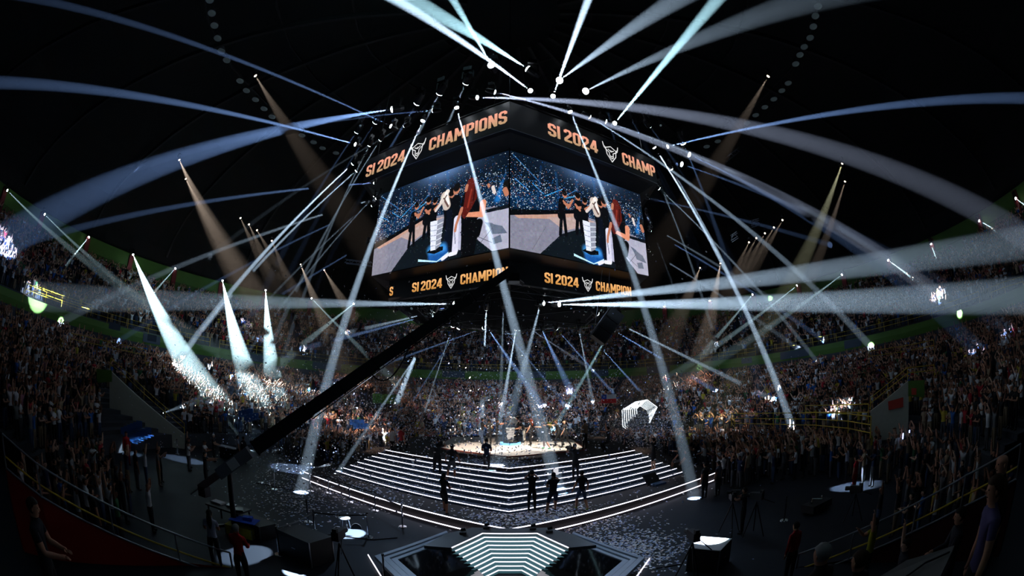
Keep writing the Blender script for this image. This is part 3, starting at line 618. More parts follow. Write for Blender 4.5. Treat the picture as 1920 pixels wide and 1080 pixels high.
SIDE = [  # lamps around the left and right sides of the screens
 ((704, 343), 17.6, D(110, 437, 36), 1.5, 420, BL), ((713, 362), 17.0, D(450, 620, 40), 1.0, 200, WHT), ((708, 372), 16.4, D(310, 510, 32), 1.6, 420, WHT), ((700, 385), 16.0, D(350, 560, 36), 1.2, 220, BL), ((703, 366), 17.2, D(480, 640, 40), 1.0, 260, WHT), ((690, 455), 13.5, D(540, 545, 38), 1.1, 150, BL),
 ((1237, 344), 17.6, D(1330, 600, 50), 1.0, 260, WHT), ((1212, 400), 15.0, D(1300, 650, 48), 1.2, 420, WHT), ((1214, 372), 16.2, D(1420, 420, 38), 1.2, 160, BL), ((1218, 432), 14.5, D(1460, 580, 40), 1.2, 280, BL), ((1216, 470), 13.3, D(1420, 600, 40), 1.2, 240, WHT), ((1221, 425), 14.6, D(1350, 500, 38), 1.1, 180, WHT)]
LOWER = [  # lamps on the trusses under the lower lettering
 ((858, 570), 10.2, D(420, 566, 26), 4.5, 650, WHT), ((1013, 569), 10.2, D(1720, 484, 24), 4.2, 1150, WHT), ((1043, 571), 10.2, D(1960, 552, 24), 4.2, 1400, WHT), ((817, 579), 10.2, Z(715, 828, .5), 2.6, 1500, WHT), ((912, 575), 10.2, D(902, 815, 38), 2.2, 1100, WHT), ((944, 573), 10.2, D(940, 700, 36), 1.4, 180, WHT), ((968, 614), 10.5, D(938, 790, 42), 3.0, 1000, WHT), ((914, 615), 10.5, D(1005, 745, 46), 3.2, 500, BL), ((910, 614), 10.5, D(700, 690, 40), 1.6, 300, BL), ((944, 617), 10.5, D(975, 655, 36), 1.4, 260, BL),
 ((1014, 614), 10.5, D(1052, 695, 44), 3.0, 460, BL), ((1041, 614), 10.5, D(1170, 760, 44), 1.7, 420, BL), ((1084, 612), 10.5, D(1108, 735, 46), 1.6, 420, WHT), ((1116, 586), 10.2, D(1145, 600, 26), 1.6, 700, WHT), ((993, 616), 10.5, D(1060, 660, 44), 1.3, 160, MAU), ((828, 600), 10.4, D(800, 640, 28), 1.4, 380, WHT), ((806, 587), 10.3, D(700, 612, 44), 1.3, 420, WHT), ((842, 575), 10.3, D(640, 628, 50), 1.6, 420, BL), ((802, 592), 10.3, D(600, 645, 50), 1.6, 360, BL), ((850, 608), 10.5, D(800, 760, 34), 1.3, 360, WHT), ((862, 612), 10.5, D(745, 800, 36), 1.2, 220, BL), ((1160, 590), 10.2, D(1105, 690, 32), 1.8, 600, TEAL), ((1148, 618), 9.6, D(1320, 720, 44), 1.6, 500, BL), ((1127, 652), 8.6, D(1210, 745, 44), 1.5, 420, BL)]
def row(lst, txt, group, size=1.0):
    side = {-1: 0, 1: 0}
    for (px, z, tgt, deg, pw, c) in lst:
        p = Z(px[0], px[1], z) if isinstance(z, (int, float)) else z; sd = -1 if px[0] < 957 else 1; k = side[sd]; side[sd] += 1; d = (tgt - p)
        dirn = 'upwards' if d.normalized().z > .15 else 'downwards' if d.normalized().z < -.3 else 'almost level'
        t = fixture(p, d, '%s, %s on its %s half, beam %s' % (txt, ORD[k] + ' lamp', 'western' if sd < 0 else 'eastern', dirn), group, size=size)
        spot(p, d, deg, pw * K, c, parent=t)
row(OUTER, 'outer truss beam lamp', 'beam lamps on the truss around the hanging screens', 1.8)
row(INNER, 'upper ring beam lamp', 'beam lamps above the upper lettering ring', 1.15)
row(LOWER, 'under-ring beam lamp', 'beam lamps under the hanging screens', 1.15)
row(SIDE, 'screen-side beam lamp', 'beam lamps beside the video screens', .6)
# rim lamps on the top wall
for i, (x, y, q) in enumerate(RIM):
    p = rim_point(x, y); w = 'west' if x < 960 else 'east'; n = i if x < 960 else len(RIM) - 1 - i
    if q: tgt = D(q[0], q[1], (p - CAMP).length * (.74 if q[1] - y > 100 else .93)); 
    else: tgt = p + Vector((0, -4, -6))
    d = tgt - p
    t = fixture(p, d, 'beam lamp on the green top wall, %s from the %s end' % (ORD[n], w), 'beam lamps along the green top wall', size=1.3)
    pw = {3: 900, 5: 800, 6: 600, 2: 420, 0: 140, 1: 120, 4: 150, 12: 200, 14: 400, 15: 420, 16: 420, 17: 300}.get(i, 120)
    if q: spot(p, d, {3: 7.5, 5: 7.0, 6: 6.0}.get(i, 3.2), pw * K * {3: 4, 5: 4, 6: 3.5}.get(i, 1.5), (.62, .88, .95), parent=t)
WARM = [(335, 297, 23, (440, 500), 700, 9), (347, 333, 23, (430, 480), 350, 7), (563, 494, 22, (600, 585), 500, 8), (607, 505, 22, (640, 560), 260, 8), (450, 407, 22, (480, 470), 110, 7), (466, 419, 22, (492, 475), 110, 7), (481, 430, 22, (510, 480), 90, 7), (509, 450, 22, (530, 500), 90, 7),
        (1580, 304, 23, (1500, 500), 520, 6), (1585, 338, 23, (1555, 430), 160, 5), (1351, 492, 22, (1335, 580), 500, 9), (1313, 501, 22, (1295, 545), 160, 9), (1468, 411, 22, (1440, 460), 70, 6), (1452, 425, 22, (1425, 470), 70, 6), (1435, 436, 22, (1410, 480), 70, 6), (1419, 445, 22, (1395, 490), 70, 6), (1405, 453, 22, (1385, 495), 70, 6), (477, 139, 24, (540, 240), 160, 7), (1442, 140, 24, (1390, 230), 110, 6)]
cnt = {-1: 0, 1: 0}
for (x, y, z, q, pw, deg) in WARM:
    p = Z(x, y, z); d = D(q[0], q[1], (p - CAMP).length * .93) - p; sd = -1 if x < 960 else 1; c = cnt[sd]; cnt[sd] += 1
    t = fixture(p, d, 'warm roof spotlight over the %s stand, %s one of that side' % ('west' if sd < 0 else 'east', ORD[c]), 'warm roof spotlights', lensmesh=LW, name='roof_spotlight'); spot(p, d, deg * 1.6, pw * K * .27, (1, .74, .56) if x != 1580 else (.95, .9, .55), .6, parent=t)
# dim roof lamps in two curved rows
DIM = [(393, 0), (397, 25), (402, 48), (408, 72), (415, 96), (425, 113), (450, 152), (462, 170), (479, 187), (495, 204), (510, 219), (566, 254), (588, 267), (605, 278), (630, 287)] + [(1534, 12), (1529, 30), (1525, 50), (1519, 71), (1508, 88), (1500, 103), (1492, 120), (1478, 156), (1466, 170), (1451, 186), (1434, 201), (1417, 216), (1401, 231), (1346, 265), (1325, 275)]
for i, (x, y) in enumerate(DIM):
    p = Z(x, y, 26.5); n = i if x < 960 else i - 15
    t = thing('roof_lamp', 'dim round roof lamp, %s from the top of the %s curved row' % (ORD[n], 'west' if x < 960 else 'east'), 'lamp', p, 0, 'dim round roof lamps in curved rows')
    b = MB(); b.tube([(0, 0, .45), (0, 0, .25), (0, 0, 0)], [.06, .2, .34], 12); b.build('shade', steel, t); b = MB(); b.tube([(0, 0, .03), (0, 0, .0)], [.30, .30], 12); b.build('bulb_glass', lensd, t)
# added fill for the crowd: weak unseen spots under the roof, no fixtures
for i in range(10):
    a = math.radians(i * 36 + 18); p = Vector((AX + 20 * math.sin(a), AY + 20 * math.cos(a), 26)); tg = Vector((AX + 42 * math.sin(a), AY + 42 * math.cos(a), 10)); pw = 620 if math.cos(a) > .5 else 480 if math.cos(a) > -.2 else 200
    L = bpy.data.lights.new('crowd_fill', 'SPOT'); L.energy = pw * (1.9 if math.cos(a) > .5 else 1); L.color = (.42, .64, 1.0); L.spot_size = math.radians(85); L.spot_blend = .9; L.shadow_soft_size = .4
    o = bpy.data.objects.new('crowd_fill', L); COL.objects.link(o); o.location = p; o.rotation_euler = (tg - p).to_track_quat('-Z', 'Y').to_euler()
# stage key lights on the lower truss
for (x, y, z, tx, ty, tz, pw, deg, c, lab) in [(-3.6, 22.6, 10.2, -1.6, 26.5, 2.2, 42000, 36, (1, .84, .70), 'west'), (4.2, 23.4, 10.2, 2.4, 27, 2.4, 38000, 32, (1, .88, .72), 'east'), (0.6, 32.5, 10.4, .2, 26.5, 2.2, 28000, 30, (1, .9, .8), 'rear')]:
    d = Vector((tx, ty, tz)) - Vector((x, y, z)); fixture((x, y, z), d, 'warm stage light under the lower ring, the %s one of three' % lab, 'warm stage lights', name='stage_light', size=.8, lensmesh=LDM); spot((x, y, z), d, deg, pw, c, .6, .15)
for (x, y, z, px, py, pw, deg, lab) in [(1.5, 21.5, 10.2, 915, 925, 160000, 5.5, 'lamp whose spot falls on the lit steps'), (-2.4, 20.6, 10.2, 655, 1000, 260000, 5.5, 'lamp whose spot falls on the small stool'), (-9.6, 21.0, 21.5, 554, 1071, 300000, 1.9, 'lamp whose spot falls on the bare floor near the red-vested guard'), (9.4, 21.0, 21.5, 1327, 1058, 340000, 3.2, 'lamp whose spot falls on the square case'), (-4.5, 23.5, 10.2, 345, 862, 70000, 6, 'lamp whose spot falls below the cream stair wall'), (5.0, 23.5, 10.2, 1605, 912, 120000, 6, 'lamp whose spot falls beside the spectator in white'), (-5.6, 23.0, 10.2, 462, 1040, 60000, 5, 'added lamp lighting the red-vested guard'), (-7.0, 24.5, 10.3, 242, 850, 45000, 4, 'added lamp lighting the person in the long red jacket'), (5.2, 24.0, 10.2, 1668, 800, 160000, 6, 'added lamp aimed at the east stair wall'), (4.4, 22.5, 10.2, 1440, 985, 50000, 5, 'lamp whose spot falls behind the camera tripods'), (-4.7, 24.3, 10.2, 560, 880, 80000, 14, 'lamp whose spot falls beyond the crane base')]:  # lamps for the guard, red jacket and stair wall are added fill
    tgt = Z(px, py, .6 if px == 915 else 0); d = tgt - Vector((x, y, z)); t = fixture((x, y, z), d, 'lower truss ' + lab, 'beam lamps under the hanging screens', name='moving_head_lamp', size=.7, lensmesh=LDM); spot((x, y, z), d, deg, pw, WHT, .25, parent=t if px == 915 else None)
# soft blue wash on steps and crowd from the trusses
for (x, y, z, tx, ty, tz, pw, deg, c) in [(-6.5, 24, 10.3, -3, 17, .5, 1500, 60, (.45, .68, 1)), (6.5, 24, 10.3, 4, 17, .5, 1300, 60, (.5, .7, 1)), (0, 34.5, 10.4, 0, 46, 3, 5200, 95, (.5, .7, 1)), (-6, 33, 10.4, -20, 38, 4, 3600, 80, (.45, .68, 1)), (6, 33, 10.4, 18, 38, 4, 3200, 80, (.5, .7, 1))]:
    p = Vector((x, y, z)); L = bpy.data.lights.new('wash_light', 'SPOT'); L.energy = pw; L.color = c; L.spot_size = math.radians(deg); L.spot_blend = .8; L.shadow_soft_size = .2
    o = bpy.data.objects.new('wash_light', L); COL.objects.link(o); o.location = p; o.rotation_euler = (Vector((tx, ty, tz)) - p).to_track_quat('-Z', 'Y').to_euler()
# small jet of smoke lit by its own lamp
p = D(304, 775, 33)
t = fixture(p, D(410, 738, 36) - p, 'small floor lamp by the foot of the cream stair wall, smoky beam', None, size=.5); spot(p, D(410, 738, 36) - p, 12, 60000, WHT, .5, parent=t)
# bits of lit truss under the roof
def truss(name, a, c, label, w=.3):
    b = MB(); a = Vector(a); c = Vector(c); d = (c - a).normalized(); x = d.cross(Vector((0, 0, 1))).normalized() * w / 2; y = Vector((0, 0, w / 2)); n = max(2, int((c - a).length / w))
    for s in (x + y, x - y, -x + y, -x - y): b.bar(a + s, c + s, .04)
    for k in range(n): p = a.lerp(c, k / n); q = a.lerp(c, (k + 1) / n); s = 1 if k % 2 else -1; b.bar(p + x + y * s, q + x - y * s, .025); b.bar(p + x * s + y, q - x * s + y, .025)
    return tag(b.build(name, steel), label, 'truss')
truss('truss_piece', D(1363, 298, 30), D(1384, 282, 31), 'short bright truss piece hanging under the roof east of the screens')
truss('truss_piece', D(648, 490, 30), D(698, 496, 29), 'thin bright truss beside the lower west corner of the screen', .25)
truss('truss_piece', D(1408, 420, 34), D(1424, 416, 34), 'small pale truss end above the row of five warm spotlights', .4)
truss('truss_piece', D(1371, 448, 34), D(1383, 440, 34), 'small pale truss end just west of the row of warm spotlights', .4)
# hanging loudspeaker cluster below the ring
t = thing('hanging_loudspeaker', 'tilted black loudspeaker cluster hanging under the lower ring, east half', 'loudspeaker', D(1138, 612, 22))
R = Matrix.Rotation(math.radians(-52), 3, 'Y')
for k in range(3):
    b = MB(); c = R @ Vector((-.62 + .62 * k, 0, 0)); b.box(c, (.56, .8, .82), M=R); o = b.build('speaker_box', black, t)
    g = MB(); g.box(c + Vector((0, -.41, 0)), (.48, .02, .7), M=R); g.build('grille', blackm, o)
b = MB(); b.tube([R @ Vector((-.9, 0, .45)), R @ Vector((.9, 0, .45))], .03, 6); b.tube([R @ Vector((.6, 0, .4)), Vector((.3, 0, 3.0))], .015, 5); b.tube([R @ Vector((-.6, 0, .4)), Vector((-.1, 0, 3.0))], .015, 5); b.build('rigging', steel, t)

# ------------------------------------------------------------------ people
SK = [lin(c) for c in ((.80, .58, .47), (.68, .47, .37), (.52, .36, .28), (.84, .66, .56), (.40, .27, .21))]
HAIR = {'black': (.010, .009, .008), 'brown': (.05, .025, .013), 'blond': (.35, .22, .09), 'red': (.22, .035, .012), 'grey': (.35, .34, .33), 'bald': None, 'white': (.7, .68, .62)}
def U(v): v = Vector(v); return v.normalized()
ARM = {'down': ((.16, .03, -1), (.05, .18, -1)), 'up': ((.45, .1, .9), (.05, .1, 1)), 'vee': ((.6, .05, .75), (.55, .1, .8)), 'clapup': ((.38, .25, .9), (-.62, .2, .75)), 'clap': ((.15, .55, -.75), (-.62, .8, .25)), 'phone': ((.15, .75, -.45), (-.4, .55, .7)), 'reach': ((.12, .9, .05), (0, .95, .15)), 'hip': ((.55, -.15, -.8), (-.75, .5, -.3)),
       'head': ((.85, .1, .5), (-.75, -.1, .6)), 'fist': ((.5, .3, .6), (-.1, .3, 1)), 'cam': ((.3, .75, -.15), (-.55, .6, .45)), 'hold': ((.18, .35, -.9), (-.3, .85, -.1)), 'cross': ((.2, .25, -.95), (-.95, .35, .05)), 'shoulder': ((.8, .45, .1), (.75, .5, .1)), 'side': ((.40, .05, -.85), (.15, .45, -.75)), 'highreach': ((.2, .7, .55), (-.15, .75, .5)), 'knee': ((.2, .55, -.8), (.0, .7, -.7))}
LEG = {'stand': ((.06, .02, -1), (.02, -.03, -1)), 'wide': ((.25, .05, -1), (.12, -.05, -1)), 'fwd': ((.08, .5, -.9), (.02, .02, -1)), 'back': ((.08, -.25, -1), (.02, -.55, -.85)), 'kneel': ((.1, .75, -.45), (.0, -.15, -1)), 'kneeb': ((.12, .10, -1), (.02, -1, -.12)), 'sit': ((.15, .95, -.1), (.05, .1, -1)), 'sitout': ((.2, .9, -.2), (.1, .55, -.85)), 'crouch': ((.2, .85, -.3), (.0, -.45, -.9))}
def body_mesh(arms=('down', 'down'), legs=('stand', 'stand'), lean=(0, 0, 1), look=(0, 1, 0), detail=1, sleeves='short', trousers='long', hair='black', female=False, build=1.0, longhair=False, cap=False):
    """vertices, faces, classes: 0 skin, 1 shirt, 2 trousers, 3 shoes, 4 hair, 5 dark feature. The figure faces +Y with its feet at z = 0."""
    N = []; E = []; C = []; w = build; G = 1.22 if detail else 1.08
    def nd(p, rx, ry=None): N.append((Vector(p), rx * G, (ry or rx) * G)); return len(N) - 1
    def ed(a, b_, c): E.append((a, b_)); C.append(c)
    T = U(lean); X = Vector((1, 0, 0)); pel = Vector((0, 0, .93))
    p0 = nd(pel, .125 * w, .105 * w); p1 = nd(pel + T * .17, (.105 if female else .118) * w, .09 * w); p2 = nd(pel + T * .36, (.125 if female else .145) * w, .105 * w); p3 = nd(pel + T * .475, (.10 if female else .12) * w, .08)
    ed(p0, p1, 1 if True else 2); ed(p1, p2, 1); ed(p2, p3, 1)
    nk = nd(pel + T * .56, .052); ed(p3, nk, 0); L = U(look)
    hc = pel + T * .60 + Vector((0, 0, .10)) + L * .025; h1 = nd(hc - Vector((0, 0, .055)), .068, .072); h2 = nd(hc + Vector((0, 0, .035)), .083, .092); h3 = nd(hc + Vector((0, 0, .095)), .055, .06); ed(nk, h1, 0); ed(h1, h2, 10); ed(h2, h3, 10)
    hands = []
    for sd, an in ((-1, arms[0]), (1, arms[1])):
        ua, fa = [Vector((v[0] * sd, v[1], v[2])).normalized() for v in ARM[an]]
        s0 = pel + T * .475 + X * sd * .165 * w; a = nd(s0, .058 * w); m = nd(s0 + ua * .15, .05 * w); e = nd(s0 + ua * .29, .041 * w); f = nd(s0 + ua * .29 + fa * .13, .038 * w); wr = nd(s0 + ua * .29 + fa * .25, .027)
        ed(p3, a, 1); ed(a, m, 1); ed(m, e, 1 if sleeves == 'long' else 0); ed(e, f, 1 if sleeves == 'long' else 0); ed(f, wr, 1 if sleeves == 'long' else 0)
        wp = N[wr][0]; hp = nd(wp + fa * .07, .036, .02); ed(wr, hp, 0)
        if detail: hands.append((wp, fa, sd))
        else: h_ = nd(wp + fa * .16, .02); ed(hp, h_, 0)
    for sd, ln in ((-1, legs[0]), (1, legs[1])):
        ta, sa = [Vector((v[0] * sd, v[1], v[2])).normalized() for v in LEG[ln]]
        s0 = pel + X * sd * .09 * w + Vector((0, 0, -.05)); a = nd(s0, .092 * w); m = nd(s0 + ta * .22, .078 * w); k = nd(s0 + ta * .42, .056 * w); c_ = nd(s0 + ta * .42 + sa * .14, .054 * w); f = nd(s0 + ta * .42 + sa * .40, .036)
        sc = 2 if trousers == 'long' else 0
        ed(p0, a, 2); ed(a, m, 2); ed(m, k, 2 if trousers != 'skirt' else 2); ed(k, c_, sc); ed(c_, f, sc)
        fd = Vector((0, 1, 0)) if sa.z < -.4 else Vector((0, -.3, -1)).normalized(); hl = nd(N[f][0] + Vector((0, -.02, -.05)) if sa.z < -.4 else N[f][0] + sa * .05, .042); to = nd(N[hl][0] + fd * .17, .036, .028); ed(f, hl, 3); ed(hl, to, 3)
    me = bpy.data.meshes.new('tmp'); me.from_pydata([n[0] for n in N], E, []); o = bpy.data.objects.new('tmp', me); COL.objects.link(o)
    md = o.modifiers.new('s', 'SKIN'); md.use_smooth_shade = False; md.branch_smoothing = .3
    if not me.skin_vertices: me.attributes
    bm = bmesh.new(); bm.from_mesh(me); ly = bm.verts.layers.skin.verify()
    for i, v in enumerate(bm.verts): v[ly].radius = (N[i][1], N[i][2]); v[ly].use_root = (i == 0)
    bm.to_mesh(me); bm.free()
    if detail: sb = o.modifiers.new('u', 'SUBSURF'); sb.levels = detail; sb.render_levels = detail
    dg = bpy.context.evaluated_depsgraph_get(); ev = o.evaluated_get(dg); em = ev.to_mesh()
    V = [tuple(v.co) for v in em.vertices]; F = [tuple(p.vertices) for p in em.polygons]
    ev.to_mesh_clear(); bpy.data.objects.remove(o); bpy.data.meshes.remove(me)
    Va = np.array(V); fc = np.array([Va[list(f)].mean(0) for f in F]); best = np.full(len(F), 1e9); cl = np.zeros(len(F), int)
    for (a, b_), c in zip(E, C):
        A = np.array(N[a][0]); B = np.array(N[b_][0]); d = B - A; t = np.clip(((fc - A) @ d) / (d @ d), 0, 1); rr = N[a][1] * (1 - t) + N[b_][1] * t
        ds = np.linalg.norm(fc - A - t[:, None] * d, axis=1) / np.maximum(rr, .03); m = ds < best; best[m] = ds[m]; cl[m] = c
    low = (cl == 1) & (((fc - np.array(pel)) @ np.array(T)) < .02) & (np.abs(fc[:, 0]) < .2) & (fc[:, 2] < pel.z + .05); cl[low] = 2
    hcv = np.array(hc); rel = fc - hcv; La = np.array(L)
    hd = cl == 10; cl[hd] = 0
    if hair != 'bald': cl[hd & ((rel[:, 2] > .055) | ((rel @ La < -.005) & (rel[:, 2] > -.05)))] = 4
    out = MB(); out.v = [tuple(v) for v in V]; out.f = list(F); cls = list(cl)
    def grow(fn, c):
        n0 = len(out.f); fn(); cls.extend([c] * (len(out.f) - n0))
    if detail:
        for wp, fa, sd in hands:   # five separate bent fingers
            side = fa.cross(Vector((0, 0, 1))); side = side.normalized() if side.length > .2 else X.copy(); nrm = side.cross(fa).normalized()
            for k, (ln, off) in enumerate(((.062, -.027), (.072, -.009), (.068, .009), (.054, .026))):
                q = wp + fa * .085 + side * off; grow(lambda: out.tube([q - fa * .02, q + fa * ln * .5, q + fa * ln * .9 + nrm * ln * .35 * -1], [.0095, .0085, .007], 5), 0)
            q = wp + fa * .035 + side * (-.03 * sd); grow(lambda: out.tube([q, q + fa * .03 + side * (-.03 * sd), q + fa * .06 + side * (-.035 * sd)], [.012, .010, .008], 5), 0)
        sx = L.cross(Vector((0, 0, 1))).normalized(); up = Vector((0, 0, 1))
        fr = hc + L * .085
        grow(lambda: out.tube([fr + up * .03 - L * .012, fr + up * .0 + L * .012, fr - up * .012 + L * .016, fr - up * .016 - L * .01], [.008, .011, .014, .008], 5), 0)
        for s_ in (-1, 1):
            grow(lambda: out.ball(fr + sx * s_ * .032 + up * .022 - L * .012, .012, 6, 4), 5)
            grow(lambda: out.ball(hc + sx * s_ * .088 + up * .0 - L * .005, .026, 6, 4, (.4, .7, 1)), 0)
        grow(lambda: out.bar(fr + sx * .022 - up * .045 - L * .012, fr - sx * .022 - up * .045 - L * .012, .014, .010), 5)
    Va = np.array(out.v); zmin = Va[:, 2].min(); Va[:, 2] -= zmin; hcz = hc - Vector((0, 0, zmin))
    return Va, out.f, np.array(cls), hcz, L
def colours(cls, shirt, trou, skin, hair, shoes=(.03, .03, .03)):
    tab = np.array([skin, shirt, trou, shoes, HAIR.get(hair) or skin, (.02, .012, .01)]); return tab[cls]
CACHE = {}
def get_body(**kw):
    k = tuple(sorted(kw.items()))
    if k not in CACHE: CACHE[k] = body_mesh(**kw)
    return CACHE[k]
def make_person(loc, face, label, shirt=(.02, .02, .022), trou=(.015, .015, .018), skin=0, hair='black', scale=1.0, group=None, longhair=False, cap=False, shoes=(.03, .03, .03), hairobj=True, zoff=0.0, **kw):
    """face: compass angle in degrees the figure looks to, 0 = away from the camera (+Y), 90 = +X"""
    kw.setdefault('detail', 1); V, F, cl, hc, L = get_body(hair=hair, **kw)
    me = bpy.data.meshes.new('person'); me.from_pydata([tuple(v) for v in V], [], F); face_colors(me, colours(cl, shirt, trou, SK[skin], hair, shoes)); me.materials.append(colored); me.polygons.foreach_set('use_smooth', [True] * len(me.polygons)); me.update()
    o = bpy.data.objects.new('person', me); COL.objects.link(o); o.location = Vector(loc) + Vector((0, 0, zoff)); o.rotation_euler = (0, 0, -math.radians(face)); o.scale = (scale,) * 3; tag(o, label, 'person', group)
    if hairobj and hair != 'bald':
        b = MB(); hcol = HAIR[hair]; b.col = hcol; n, m = 12, 7; vs = []; fs = []; Ls = L; sx = Ls.cross(Vector((0, 0, 1))).normalized()
        for i in range(m + 1):
            t = math.pi * .62 * i / m
            for j in range(n):
                a = 2 * math.pi * j / n; fwd = math.cos(a); tt = t * (0.62 if fwd > .3 else 1.0 + .12 * (fwd < -.3))
                r = .104 + .004 * math.sin(7 * a + 3 * t); vs.append(hc + Vector((0, 0, .030)) - Ls * .012 + sx * (r * .93 * math.sin(tt) * math.sin(a)) + Ls * (r * 1.05 * math.sin(tt) * fwd) + Vector((0, 0, r * math.cos(tt))))
        for i in range(m):
            for j in range(n): k = (j + 1) % n; fs.append((i * n + j, (i + 1) * n + j, (i + 1) * n + k, i * n + k))
        b.add(vs, fs)
        if longhair:
            q = hc - Ls * .075; b.tube([q + Vector((0, 0, .06)), q - Ls * .03 - Vector((0, 0, .08)), q - Ls * .05 - Vector((0, 0, .25)), q - Ls * .03 - Vector((0, 0, .42))], [.06, .085, .085, .03], 9)
        hm_ = b.build('cap' if cap else 'hair', colored, o, smooth=True, colors=True); hm_.rotation_euler = (0, 0, 0)
        if cap: v = MB(); v.col = hcol; v.add([hc + Vector((0, 0, .07)) + Ls * .08 + sx * .07, hc + Vector((0, 0, .055)) + Ls * .17 + sx * .045, hc + Vector((0, 0, .055)) + Ls * .17 - sx * .045, hc + Vector((0, 0, .07)) + Ls * .08 - sx * .07, hc + Vector((0, 0, .085)) + Ls * .08], [(0, 1, 2, 3), (0, 4, 1), (4, 2, 1), (4, 3, 2)]); v.build('cap_brim', colored, hm_, colors=True)
    return o
BK = (.018, .018, .020); DK = (.012, .012, .016); NAVY = (.015, .025, .06); GREY = (.16, .16, .17); WH_ = (.75, .75, .75); JEAN = (.05, .08, .15)
def on_stage(x, y): return Z(x, y, 2.05)
